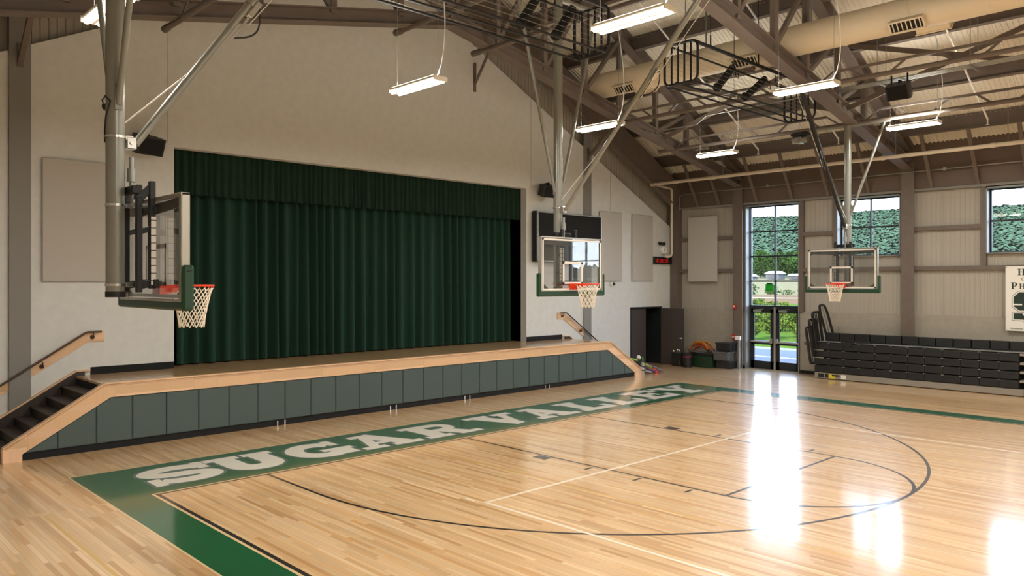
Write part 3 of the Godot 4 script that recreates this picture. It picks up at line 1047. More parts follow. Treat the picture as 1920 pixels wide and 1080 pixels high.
func build_curtains() -> void:
	# the drawn stage curtain: uneven soft folds
	rng.seed = 21
	for c in 2:
		var x0: float = [-5.2, -5.44][c]
		var x1: float = [5.18, 5.44][c]
		var ph := PackedFloat32Array()
		var amp := PackedFloat32Array()
		var nx := 620
		var p := 0.0
		var width := 0.3
		var a := 0.08
		var next := 0.0
		for i in nx:
			var x := lerpf(0.0, x1 - x0, float(i) / (nx - 1))
			if x >= next:
				width = rng.randf_range(0.2, 0.4) if c == 0 else rng.randf_range(0.1, 0.22)
				next += width
				a = rng.randf_range(0.08, 0.16) if c == 0 else rng.randf_range(0.02, 0.05)
			p += TAU / width * (x1 - x0) / (nx - 1)
			ph.append(p)
			amp.append(a)
		for i in range(1, nx):
			amp[i] = lerpf(amp[i - 1], amp[i], 0.12)
		var top: float = [5.6, 6.2][c]
		var bot: float = [1.235, 5.05][c]
		var zc: float = [-6.08, -5.84][c]
		var at := func(i: int, j: int) -> Vector3:
			var t := float(j) / 13.0
			var y := lerpf(top, bot, t)
			var w := sin(ph[i])
			w = signf(w) * pow(absf(w), 0.7)
			var flare := lerpf(0.75, 1.1, t)
			var dx := 0.018 * sin(ph[i] * 0.37 + t * 2.1) * t
			return Vector3(lerpf(x0, x1, float(i) / (nx - 1)) + dx, y + (0.012 * sin(ph[i]) if j == 13 else 0.0), zc + amp[i] * w * flare)
		var front := mb().sheet(nx, 14, at, Vector3(0, 0, 1))
		var t := thing("stage_curtain" if c == 0 else "valance", "tall dark green velvet curtain drawn across the stage in deep folds" if c == 0 else "short gathered dark green velvet valance along the top of the stage opening", "curtain")
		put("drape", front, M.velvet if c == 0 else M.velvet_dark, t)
		var hem := mb()
		if c == 0:
			hem.span(Vector3(x0, 5.55, zc - 0.03), Vector3(x1, 5.62, zc + 0.03))
			put("curtain_track", hem, M.black, t)
		else:
			hem.span(Vector3(x0, 6.12, zc - 0.03), Vector3(x1, 6.2, zc + 0.03))
			put("batten", hem, M.black, t)


# ---------------------------------------------------------------- things on the walls
func acoustic(at: Vector3, turn: float, label: String, w := 1.24, h := 2.42) -> void:
	var t := thing("acoustic_panel", label, "acoustic panel", at, turn, "fabric acoustic panels on the walls")
	put("fabric_face", mb().box(Vector3(0, 0, 0.028), Vector3(w, h, 0.05), 0.012), M.panel_fabric, t)
	put("backing", mb().box(Vector3(0, 0, -0.001), Vector3(w - 0.04, h - 0.04, 0.012)), M.black_matte, t)


func loudspeaker(at: Vector3, turn: float, tilt: float, label: String, size := Vector3(0.62, 0.36, 0.36), hung := false) -> void:
	var t := thing("loudspeaker", label, "loudspeaker", at, turn, "black loudspeakers")
	var b := Basis(Vector3.RIGHT, tilt)
	var h := size / 2
	var pr := PackedVector2Array([Vector2(-h.x * 0.8, -h.z), Vector2(h.x * 0.8, -h.z), Vector2(h.x, h.z * 0.8), Vector2(h.x * 0.85, h.z), Vector2(-h.x * 0.85, h.z), Vector2(-h.x, h.z * 0.8)])
	put("cabinet", mb().prism(pr, Transform3D(b * Basis(Vector3.RIGHT, Vector3.BACK, Vector3.DOWN), b * Vector3(0, h.y, 0)), size.y), M.black, t)
	put("grille", mb().box(b * Vector3(0, 0, h.z + 0.008), Vector3(size.x * 0.8, size.y * 0.88, 0.016), 0.006, b), M.black_matte, t)
	put("bracket", mb().bar(Vector3(0, h.y + 0.06, 0), Vector3(0, h.y + 0.06, -h.z - 0.16), 0.05, 0.03).bar(Vector3(0, h.y - 0.02, 0), Vector3(0, h.y + 0.08, 0), 0.1, 0.04), M.black_matte, t)
	if hung:
		put("hanger", mb().span(Vector3(-0.2, h.y, -0.02), Vector3(-0.17, h.y + 0.22, 0.02)).span(Vector3(0.17, h.y, -0.02), Vector3(0.2, h.y + 0.22, 0.02)), M.black_matte, t)


func label_text(s: String, size: float, m: Material, parent: Node, at: Vector3, turn := 0.0, font := "Droid Serif", weight := 700, depth := 0.004, called := "lettering") -> MeshInstance3D:
	var tm := TextMesh.new()
	var f := SystemFont.new()
	f.font_names = [font]
	f.font_weight = weight
	tm.font = f
	tm.text = s
	tm.font_size = 64
	tm.pixel_size = size / 64.0
	tm.depth = depth
	tm.horizontal_alignment = HORIZONTAL_ALIGNMENT_LEFT
	var o := put(called, tm, m, parent)
	o.position = at
	o.rotation.y = turn
	return o


func build_wall_things() -> void:
	acoustic(Vector3(-7.33, 4.31, -5.53), 0, "wide pale acoustic panel left of the curtain, behind the left hoop pole")
	acoustic(Vector3(9.57, 4.33, -5.53), 0, "grey acoustic panel just right of the black scoreboard on the stage wall")
	acoustic(Vector3(11.4, 4.33, -5.53), 0, "grey acoustic panel above the store doors near the corner of the stage wall")
	acoustic(Vector3(13.35, 4.31, -4.18), -PI / 2, "beige acoustic panel on the window wall left of the glass doors")
	# blank scoreboard
	var sb := thing("scoreboard", "blank black scoreboard with a silver edge behind the middle backboard", "scoreboard", Vector3(7.2, 4.53, -5.48))
	put("case", mb().box(Vector3(0, 0, 0.09), Vector3(3.2, 1.6, 0.17), 0.01), M.black, sb)
	for x in [-1.3, 0.4]:
		put("wall_bracket", mb().box(Vector3(x, 0, -0.03), Vector3(0.1, 1.2, 0.07)), M.black_matte, sb)
	put("face", mb().box(Vector3(0.03, 0, 0.182), Vector3(3.02, 1.5, 0.012), 0.003), M.black_matte, sb)
	var fr := mb()
	for s in [-1.0, 1.0]:
		fr.box(Vector3(0.03, s * 0.775, 0.185), Vector3(3.14, 0.035, 0.03), 0.004)
		fr.box(Vector3(0.03 + s * 1.555, 0, 0.185), Vector3(0.035, 1.58, 0.03), 0.004)
	put("edge_trim", fr, M.alu, sb)
	loudspeaker(Vector3(-6.1, 5.95, -5.2), 0.25, 0.35, "black loudspeaker on the stage wall beside the left hoop pole")
	loudspeaker(Vector3(6.05, 5.98, -5.2), -0.15, 0.35, "black loudspeaker right of the stage opening above the scoreboard")
	loudspeaker(Vector3(7.95, 7.72, 4.7), -PI / 2, 0.5, "black loudspeaker hung from the ceiling under the conduits, right of the middle truss", Vector3(0.56, 0.36, 0.34), true)
	# digital clock
	var ck := thing("digital_clock", "black digital clock with red digits in the corner by the pipe", "clock", Vector3(12.62, 3.9, -5.54))
	put("case", mb().box(Vector3(0, 0, 0.05), Vector3(1.16, 0.27, 0.1), 0.012), M.black, ck)
	label_text("4:20:31", 0.19, M.led, ck, Vector3(-0.46, -0.01, 0.102), 0, "Droid Sans Mono", 400, 0.004, "red_digits")
	# horn and emergency lamps above it
	var hn := thing("wall_horn", "round white speaker horn above the digital clock", "speaker", Vector3(12.7, 4.3, -5.54))
	put("bell", mb().lathe([Vector2(0.0, 0.1), Vector2(0.06, 0.1), Vector2(0.12, 0.13), Vector2(0.16, 0.1), Vector2(0.17, 0.0), Vector2(0.0, 0.0)], 20, Transform3D(Basis(Vector3.RIGHT, PI / 2), Vector3(0, 0, 0))), M.white, hn)
	put("centre_cap", mb().lathe([Vector2(0.0, 0.15), Vector2(0.05, 0.13), Vector2(0.06, 0.1)], 12, Transform3D(Basis(Vector3.RIGHT, PI / 2), Vector3.ZERO)), M.pipe, hn)
	var em := thing("emergency_light", "two small emergency lamp heads on the wall above the white horn", "lamp", Vector3(12.5, 4.56, -5.54))
	put("base", mb().box(Vector3(0, 0, 0.03), Vector3(0.12, 0.1, 0.06), 0.008), M.white, em)
	for s in [-1.0, 1.0]:
		put("lamp_head", mb().lathe([Vector2(0, 0.14), Vector2(0.05, 0.14), Vector2(0.07, 0.09), Vector2(0.04, 0.02), Vector2(0, 0.02)], 12, Transform3D(Basis(Vector3.RIGHT, PI / 2 + 0.3), Vector3(s * 0.12, 0.0, 0.04))), M.black, em)
	var cm := thing("dome_camera", "small white dome camera under the first grey acoustic panel", "camera", Vector3(9.64, 3.02, -5.54))
	put("mount", mb().lathe([Vector2(0, 0.06), Vector2(0.07, 0.06), Vector2(0.08, 0.0), Vector2(0, 0.0)], 16, Transform3D(Basis(Vector3.RIGHT, PI / 2), Vector3.ZERO)), M.white, cm)
	put("dome", mb().lathe([Vector2(0, 0.06), Vector2(0.035, 0.05), Vector2(0.055, 0.02), Vector2(0.06, 0.0)], 14, Transform3D(Basis(Vector3.RIGHT, PI / 2), Vector3(0.05, 0, 0.06))), M.black, cm)
	# alarms and the button post by the doors
	var a1 := thing("fire_alarm_strobe", "red fire alarm strobe high on the column left of the glass doors", "fire alarm", Vector3(13.19, 2.2, -2.76), -PI / 2)
	put("body", mb().box(Vector3(0, 0, 0.03), Vector3(0.13, 0.16, 0.06), 0.01), M.red, a1)
	put("lens", mb().box(Vector3(0, 0.02, 0.07), Vector3(0.05, 0.07, 0.03), 0.008), M.white, a1)
	var a2 := thing("fire_alarm_pull", "red fire alarm pull box low on the column above the bins", "fire alarm", Vector3(13.19, 1.13, -2.8), -PI / 2)
	put("body", mb().box(Vector3(0, 0, 0.03), Vector3(0.12, 0.17, 0.06), 0.01), M.red, a2)
	put("handle", mb().box(Vector3(0, -0.01, 0.065), Vector3(0.08, 0.03, 0.02), 0.004), M.white, a2)
	put("conduit", mb().tube([Vector3(0, 0.08, 0.02), Vector3(0, 1.0, 0.02)], 0.007, 6), M.steel, a2)
	var bp := thing("button_post", "slim grey door-opener post with a white box, left of the glass doors", "post", Vector3(13.05, 0, -2.52))
	put("post", mb().span(Vector3(-0.035, 0, -0.035), Vector3(0.035, 1.05, 0.035), 0.006), M.frame_grey, bp)
	put("button_box", mb().box(Vector3(-0.02, 1.1, -0.03), Vector3(0.1, 0.13, 0.2), 0.01), M.white, bp)
	put("foot_plate", mb().box(Vector3(0, 0.008, 0), Vector3(0.14, 0.016, 0.14), 0.004), M.frame_grey, bp)
	var wp := thing("outlet_plate", "small tan outlet plate on the wall between doors and bleachers", "outlet", Vector3(13.425, 1.02, -0.2), -PI / 2)
	put("plate", mb().box(Vector3(0, 0, 0.006), Vector3(0.2, 0.1, 0.012), 0.004), M.steel, wp)
	put("cover", mb().box(Vector3(0, 0, 0.014), Vector3(0.16, 0.06, 0.008), 0.003), M.eave, wp)
	var ex := thing("exit_sign", "green exit sign hung in front of the glass above the doors", "exit sign", Vector3(13.3, 2.9, -1.49), -PI / 2)
	put("panel", mb().box(Vector3.ZERO, Vector3(0.3, 0.23, 0.02), 0.004), hex("0f9a22", 0.3), ex)
	put("stem", mb().box(Vector3(0, 0.135, 0), Vector3(0.2, 0.04, 0.04), 0.006).tube([Vector3(0, 0.14, 0), Vector3(0, 0.14, -0.3)], 0.01, 6), M.frame_dark, ex)
	label_text("EXIT", 0.12, hex("2fb83c", 0.3), ex, Vector3(-0.125, 0.0, 0.011), 0, "Droid Sans", 700, 0.002)
	# banner
	var bn := thing("banner", "white vinyl banner with green school lettering above the bleachers' right end", "banner", Vector3(13.3, 0, 5.63), -PI / 2)
	put("sheet", mb().span(Vector3(0, 1.72, -0.01), Vector3(1.25, 3.53, 0.0), 0.002), M.white, bn)
	var ink := hex("1d2f29", 0.6)
	var gold := hex("8f938c", 0.6)
	for w in [["H", "OME", 0.28, 3.36, 0.25], ["P", "HOENIX", 0.12, 2.98, 0.26]]:
		label_text(w[0], w[4], ink, bn, Vector3(w[2], w[3], 0.002), 0, "Droid Serif", 700, 0.003)
		label_text(w[1], w[4] * 0.78, ink, bn, Vector3(w[2] + 0.2, w[3] - 0.015, 0.002), 0, "Droid Serif", 700, 0.003)
	label_text("OF THE", 0.14, gold, bn, Vector3(0.37, 3.17, 0.002), 0, "Droid Serif", 700, 0.003)
	# the big SV emblem: block S over a V with slab ends
	var X := Transform3D(Basis.IDENTITY, Vector3(0, 0, 0.0))
	var s_out := PackedVector2Array([Vector2(0.17, 2.4), Vector2(0.32, 2.27), Vector2(0.95, 2.27), Vector2(1.08, 2.4), Vector2(1.08, 2.68), Vector2(0.95, 2.83), Vector2(0.32, 2.83), Vector2(0.17, 2.68)])
	var v_out := PackedVector2Array([Vector2(0.17, 2.24), Vector2(0.17, 2.02), Vector2(0.42, 2.02), Vector2(0.53, 1.93), Vector2(0.72, 1.93), Vector2(0.83, 2.02), Vector2(1.08, 2.02), Vector2(1.08, 2.24)])
	for i in 2:
		var poly: PackedVector2Array = [s_out, v_out][i]
		for o in Geometry2D.offset_polygon(poly, 0.02):
			put("emblem_edge", mb().prism(o, X, 0.003), gold, bn)
		put("emblem_gap", mb().prism(poly, X, 0.004), M.white, bn)
		for o in Geometry2D.offset_polygon(poly, -0.025):
			put("emblem", mb().prism(o, X, 0.006), ink, bn)
	put("emblem_slot", mb().span(Vector3(0.46, 2.58, 0), Vector3(1.08, 2.64, 0.008)).span(Vector3(0.17, 2.44, 0), Vector3(0.4, 2.48, 0.008)).bar(Vector3(0.42, 2.22, 0.004), Vector3(0.58, 1.95, 0.004), 0.03, 0.008, 0, Vector3(0, 0, 1)), M.white, bn)
	var thin := label_text("Symphonic", 0.055, ink, bn, Vector3(0.12, 1.79, 0.002), 0, "Droid Serif", 700, 0.002)
	thin.set_meta("label", "small line of print at the foot")
	for o in [Vector2(0.03, 3.5), Vector2(1.22, 3.5), Vector2(0.03, 1.75), Vector2(1.22, 1.75)]:
		put("grommet", mb().tube([Vector3(o.x, o.y, -0.002), Vector3(o.x, o.y, 0.004)], 0.012, 10), M.alu, bn)


# ---------------------------------------------------------------- hoops
func make_net() -> ArrayMesh:
	var b := mb()
	var n := 12
	for k in n:
		for s in [-1.0, 1.0]:
			var path := []
			for i in 15:
				var t := i / 14.0
				var r := lerpf(0.225, 0.125, pow(t, 0.7)) + 0.02 * maxf(0, t - 0.75)
				var an: float = TAU * k / n + s * t * TAU * 3.0 / n
				path.append(Vector3(cos(an) * r, -0.02 - 0.44 * t, sin(an) * r))
			b.tube(path, 0.0065, 5)
	return b.mesh()


func backstop(label: String, at: Vector3, turn: float, top: float, side_top: Vector2, brace_end: Vector3, dark: bool) -> void:
	var t := thing("basketball_backstop", label, "basketball hoop", at, turn, "folding basketball backstops hung from the roof")
	var pm: Material = M.pole
	var zm := -0.41
	put("mast", mb().tube([Vector3(0, 2.98, zm), Vector3(0, top, zm)], 0.0935, 20), pm, t)
	put("mast_foot", mb().tube([Vector3(0, 2.93, zm), Vector3(0, 2.99, zm)], 0.098, 20), M.black, t)
	put("top_pipe", mb().tube([Vector3(-side_top.x - 0.15, top, zm), Vector3(side_top.x + 0.15, top, zm)], 0.05, 12), pm, t)
	for y in [3.06, 3.9, 4.62]:
		put("clamp", mb().tube([Vector3(0, y - 0.012, zm), Vector3(0, y + 0.012, zm)], 0.104, 20).box(Vector3(0, y, zm + 0.13), Vector3(0.09, 0.05, 0.08), 0.005), M.chrome, t)
	for s in [-1.0, 1.0]:
		var a := Vector3(s * 0.1, 4.95, zm)
		var e := Vector3(s * side_top.x, side_top.y, zm)
		put("side_brace", mb().tube([a, e], 0.034, 10).box(a + Vector3(0, 0.08, 0), Vector3(0.03, 0.28, 0.08), 0.004), pm, t)
	# long brace out to the support pipe in front
	var b0 := Vector3(0, 4.57, zm + 0.2)
	var bm := b0.lerp(brace_end, 0.55)
	var bmat: Material = M.black if dark else pm
	put("front_brace", mb().tube([b0, bm], 0.042, 12).tube([bm, brace_end], 0.055, 12), bmat, t)
	put("brace_hinge", mb().box(b0 + Vector3(0, 0, -0.05), Vector3(0.1, 0.13, 0.1), 0.01).tube([b0 + Vector3(-0.07, 0, -0.05), b0 + Vector3(0.07, 0, -0.05)], 0.022, 10), M.chrome, t)
	var dirv := (brace_end - b0).normalized()
	var sidev := Vector3(0.09, 0, 0)
	var under := dirv.cross(Vector3(1, 0, 0)).normalized()
	if under.y > 0:
		under = -under
	put("brace_lock", mb().bar(bm - dirv * 0.12 + under * 0.08, bm + dirv * 0.12 + under * 0.08, 0.08, 0.07, 0.01).bar(bm - dirv * 0.5 + under * 0.09, bm - dirv * 0.12 + under * 0.09, 0.025, 0.025), M.chrome if not dark else M.black, t)
	var loop := []
	for i in 11:
		var q := i / 10.0
		loop.append(bm + dirv * (0.1 - 0.55 * q) + under * (0.1 + 0.16 * sin(PI * q)) + sidev * 0.3)
	put("lock_hose", mb().tube(loop, 0.011, 6), M.black, t)
	put("safety_cable", mb().tube([Vector3(0, 4.78, zm + 0.09), b0.lerp(brace_end, 0.33) + under * 0.02], 0.008, 5).tube([bm + under * 0.14 - dirv * 0.2, brace_end + under * 0.25], 0.006, 5), M.white, t)
	# height adjuster: two pairs of uprights joined by swinging arms
	for s in [-1.0, 1.0]:
		var x: float = s * 0.2
		put("adjuster_upright", mb().span(Vector3(x - 0.03, 2.98, zm + 0.14), Vector3(x + 0.03, 3.98, zm + 0.2), 0.006).span(Vector3(x - 0.035, 3.02, zm + 0.27), Vector3(x + 0.035, 4.16, zm + 0.33), 0.006), M.black, t)
		put("swing_arm", mb().bar(Vector3(x, 3.95, zm + 0.15), Vector3(x, 4.1, zm + 0.3), 0.03, 0.08, 0.006), M.black, t)
		put("swing_arm", mb().bar(Vector3(x, 3.05, zm + 0.15), Vector3(x, 3.08, zm + 0.32), 0.03, 0.08, 0.006), M.black, t)
		put("swing_arm", mb().bar(Vector3(x, 3.62, zm + 0.17), Vector3(x, 3.66, zm + 0.3), 0.03, 0.06, 0.006), M.black, t)
	put("cross_plate", mb().span(Vector3(-0.24, 4.02, zm + 0.09), Vector3(0.24, 4.1, zm + 0.16), 0.006).span(Vector3(-0.26, 3.82, zm + 0.3), Vector3(0.26, 3.9, zm + 0.35), 0.006).span(Vector3(-0.26, 3.03, zm + 0.3), Vector3(0.26, 3.12, zm + 0.36), 0.006), M.black, t)
	put("actuator", mb().tube([Vector3(0, 3.9, zm + 0.16), Vector3(0, 4.16, zm + 0.16)], 0.022, 10).tube([Vector3(0, 4.16, zm + 0.16), Vector3(0, 4.3, zm + 0.16)], 0.045, 12).tube([Vector3(0, 4.3, zm + 0.16), Vector3(0, 4.42, zm + 0.16)], 0.026, 10), M.conduit, t)
	var scale_bar := put("height_scale", mb().span(Vector3(0.236, 3.06, zm + 0.28), Vector3(0.242, 3.78, zm + 0.33)).span(Vector3(-0.215, 3.06, zm + 0.331), Vector3(-0.185, 3.78, zm + 0.336)).span(Vector3(-0.242, 3.06, zm + 0.28), Vector3(-0.236, 3.78, zm + 0.33)), M.white, t)
	var ticks := mb()
	for i in 9:
		var y := 3.1 + i * 0.08
		for s in [-1.0, 1.0]:
			ticks.span(Vector3(s * 0.239 - 0.006, y, zm + 0.278), Vector3(s * 0.239 + 0.006, y + 0.008, zm + 0.332))
		ticks.span(Vector3(-0.217, y, zm + 0.33), Vector3(-0.183, y + 0.008, zm + 0.338))
	put("scale_marks", ticks, M.black, scale_bar)
	# board
	var bd := put("backboard", mb().span(Vector3(-0.915, 2.9, -0.016), Vector3(0.915, 3.97, 0.0)), M.board_glass, t)
	var fr := mb()
	for s in [-1.0, 1.0]:
		fr.span(Vector3(s * 0.925 - 0.012, 2.89, -0.075), Vector3(s * 0.925 + 0.012, 3.985, 0.006), 0.003)
		fr.span(Vector3(minf(s * 0.87, s * 0.93), 2.9, -0.08), Vector3(maxf(s * 0.87, s * 0.93), 3.97, -0.07))
	fr.span(Vector3(-0.937, 3.963, -0.085), Vector3(0.937, 3.99, 0.006), 0.003)
	fr.span(Vector3(-0.937, 2.885, -0.085), Vector3(0.937, 2.91, 0.006), 0.003)
	put("board_frame", fr, M.alu, bd)
	var ln := mb()
	for s in [-1.0, 1.0]:
		ln.span(Vector3(s * 0.877 - 0.02, 2.925, 0.0), Vector3(s * 0.877 + 0.02, 3.95, 0.003))
		ln.span(Vector3(s * 0.28 - 0.025, 3.05, 0.0), Vector3(s * 0.28 + 0.025, 3.5, 0.003))
	ln.span(Vector3(-0.897, 3.915, 0.0), Vector3(0.897, 3.95, 0.003))
	ln.span(Vector3(-0.897, 2.925, 0.0), Vector3(0.897, 2.96, 0.003))
	ln.span(Vector3(-0.305, 3.45, 0.0), Vector3(0.305, 3.5, 0.003))
	ln.span(Vector3(-0.305, 3.05, 0.0), Vector3(0.305, 3.09, 0.003))
	put("board_lines", ln, M.white, bd)
	var cb := mb()
	for sx in [-1.0, 1.0]:
		for sy in [0.0, 1.0]:
			var cx: float = sx * 0.85
			var cy: float = 2.96 if sy == 0.0 else 3.9
			var d := 0.1 if sy == 0.0 else -0.1
			cb.prism(PackedVector2Array([Vector2(cx, cy), Vector2(cx - sx * 0.15, cy), Vector2(cx, cy + d)]), Transform3D(Basis.IDENTITY, Vector3(0, 0, -0.03)), 0.012)
	put("corner_gusset", cb, M.pole_dark, bd)
	put("board_arm", mb().bar(Vector3(-0.86, 3.9, -0.05), Vector3(-0.2, 3.86, zm + 0.34), 0.02, 0.1), M.pole_dark, bd)
	put("board_arm", mb().bar(Vector3(0.86, 3.9, -0.05), Vector3(0.2, 3.86, zm + 0.34), 0.02, 0.1), M.pole_dark, bd)
	put("rim_bracket", mb().span(Vector3(-0.24, 3.05, zm + 0.34), Vector3(0.24, 3.1, -0.02)), M.pole_dark, bd)
	var pad := mb()
	pad.span(Vector3(-0.99, 2.8, -0.085), Vector3(0.99, 2.905, 0.03), 0.025)
	for s in [-1.0, 1.0]:
		pad.span(Vector3(minf(s * 0.935, s * 0.995), 2.8, -0.085), Vector3(maxf(s * 0.935, s * 0.995), 3.26, 0.03), 0.022)
	put("edge_padding", pad, M.green_pad, bd)
	put("padding_slot", mb().span(Vector3(0.99, 3.19, -0.05), Vector3(0.999, 3.205, 0.0), 0.003).span(Vector3(-0.999, 3.19, -0.05), Vector3(-0.99, 3.205, 0.0), 0.003), M.black, bd)
	# rim
	var rm := mb()
	var rp := []
	for i in 36:
		rp.append(Vector3(cos(TAU * i / 36) * 0.234, 3.05, 0.39 + sin(TAU * i / 36) * 0.234))
	rm.tube(rp, 0.0105, 8, true)
	rm.span(Vector3(-0.11, 2.93, 0.003), Vector3(0.11, 3.06, 0.02), 0.004)
	rm.span(Vector3(-0.1, 3.035, 0.01), Vector3(0.1, 3.06, 0.18), 0.004)
	for s in [-1.0, 1.0]:
		rm.bar(Vector3(s * 0.09, 2.97, 0.015), Vector3(s * 0.16, 3.035, 0.26), 0.02, 0.05)
		rm.prism(PackedVector2Array([Vector2(0.0, 2.94), Vector2(0.0, 3.05), Vector2(0.17, 3.05), Vector2(0.12, 2.97)]), Transform3D(Basis(Vector3(0, 0, 1), Vector3.UP, Vector3(1, 0, 0)), Vector3(s * 0.105, 0, 0.01)), 0.01)
	var rim := put("rim", rm, M.rim, t)
	var hk := mb()
	for i in 12:
		var an := TAU * i / 12
		hk.tube([Vector3(cos(an) * 0.234, 3.045, 0.39 + sin(an) * 0.234), Vector3(cos(an) * 0.228, 3.02, 0.39 + sin(an) * 0.228)], 0.006, 5)
	put("net_hook", hk, M.rim, rim)
	var net := put("net", M.net_mesh, M.net, t)
	net.position = Vector3(0, 3.04, 0.39)


func build_backstops() -> void:
	M.net_mesh = make_net()
	backstop("nearest basketball hoop at the left, glass board seen edge-on in front of the curtain", Vector3(-8.76, 0, 2.93), PI / 2, 7.9, Vector2(0.95, 7.4), Vector3(0, 7.86, 2.1), false)
	backstop("middle basketball hoop facing down the court in front of the black scoreboard", Vector3(0, 0, 1.22), 0, 8.95, Vector2(1.2, 8.9), Vector3(0, 8.95, 3.75), false)
	backstop("far right basketball hoop hanging before the window and bleachers", Vector3(8.79, 0, 2.93), -PI / 2, 7.3, Vector2(0.95, 7.25), Vector3(0, 7.86, 2.35), true)
	var s := thing("motion_sensor", "small black camera strapped to the left hoop's pole", "camera", Vector3(-9.17, 4.98, 2.93))
	put("body", mb().tube([Vector3(-0.02, 0, -0.26), Vector3(0.02, 0.0, -0.14)], 0.045, 12), M.black, s)
	put("strap", mb().box(Vector3(0.03, -0.02, -0.105), Vector3(0.09, 0.1, 0.03), 0.008), M.conduit, s)
	var lp := []
	for i in 14:
		var q := i / 13.0
		lp.append(Vector3(-0.04 + 0.13 * q, 0.07 * sin(PI * q * 0.9) + 0.03 - 0.5 * maxf(0, q - 0.6), -0.2 + 0.32 * q * (1.0 if q < 0.6 else 0.95)))
	lp = [Vector3(-0.03, 0, -0.25), Vector3(-0.06, 0.06, -0.24), Vector3(-0.04, 0.1, -0.18), Vector3(-0.08, 0.07, -0.08), Vector3(-0.1, 0.06, 0.0), Vector3(-0.07, 0.0, 0.075), Vector3(-0.098, -0.15, 0.02), Vector3(-0.09, -0.3, -0.05), Vector3(-0.085, -0.42, -0.06)]
	put("cable", mb().tube(lp, 0.008, 6), M.black, s)


# ladder-like support joists that run from truss to truss
func build_lattices() -> void:
	var spec := [
		[9.2, 7.34, 7.62, -3.2, 8.75, "lower ladder joist along the window side carrying the right hoop"],
		[6.4, 7.8, 8.06, -3.2, 8.75, "upper ladder joist right of the ridge carrying the right hoop's brace"],
		[-9.2, 7.9, 8.2, -3.2, 8.75, "ladder joist over the left side carrying the left hoop"],
		[-6.4, 7.86, 8.14, -3.35, 8.75, "ladder joist left of the ridge, its capped end above the curtain"],
	]
	for q in spec:
		var x: float = q[0]
		var t := thing("support_joist", q[5], "joist", Vector3(x, q[1], 0), 0, "ladder joists under the trusses")
		put("lower_pipe", mb().tube([Vector3(0, 0, q[3]), Vector3(0, 0, q[4])], 0.057, 12).tube([Vector3(0, 0, q[3] - 0.02), Vector3(0, 0, q[3] + 0.12)], 0.07, 12), M.steel, t)
		var h: float = q[2] - q[1]
		for bay in 2:
			var za: float = [-2.2, 3.75][bay]
			var zb: float = [2.35, 8.4][bay]
			put("upper_bar", mb().bar(Vector3(0, h, za), Vector3(0, h, zb), 0.06, 0.06, 0.006), M.steel, t)
			var n := 5
			for i in n:
				var zc := lerpf(za, zb, (i + 0.6) / n)
				var e := 0.16 if i % 2 == 0 else -0.16
				put("lattice_bar", mb().bar(Vector3(0, h, zc - e), Vector3(0, 0.03, zc + e), 0.035, 0.05), M.steel, t)
			put("lattice_bar", mb().bar(Vector3(0, h, za), Vector3(0, 0.03, za - 0.35), 0.03, 0.04), M.steel, t)
			put("lattice_bar", mb().bar(Vector3(0, h, zb), Vector3(0, 0.03, zb + 0.35), 0.03, 0.04), M.steel, t)
		for i in 3:
			put("clamp", mb().span(Vector3(-0.03, 0.03, FRAMES[i] - 0.03), Vector3(0.03, 9.2 - 0.203 * absf(x) - q[1] + 0.02, FRAMES[i] + 0.03)), M.steel, t)
	var lab := ["plain grey pipe above the curtain, left of the middle hoop's pole", "plain grey pipe above the curtain, right of the middle hoop's pole"]
	for i in 2:
		var x: float = [-1.2, 1.2][i]
		var t := thing("support_pipe", lab[i], "pipe", Vector3(x, 8.92, 0), 0, "support pipes of the middle hoop")
		put("pipe", mb().tube([Vector3(0, 0, -3.2), Vector3(0, 0, 8.75)], 0.06, 12), M.steel, t)
		put("pipe_cap", mb().tube([Vector3(0, 0, -3.26), Vector3(0, 0, -3.0)], 0.078, 12), M.steel, t)
	var w := thing("hoist_winch", "grey electric winch with black top hung from the lower ladder joist", "winch", Vector3(9.2, 7.1, 1.6))
	put("motor", mb().tube([Vector3(0, 0, -0.22), Vector3(0, 0, 0.22)], 0.1, 16), M.conduit, w)
	put("gearbox", mb().box(Vector3(0, -0.02, -0.02), Vector3(0.22, 0.2, 0.18), 0.02), M.chrome, w)
	put("mount", mb().box(Vector3(0, 0.14, 0.02), Vector3(0.26, 0.06, 0.5), 0.008), M.black, w)


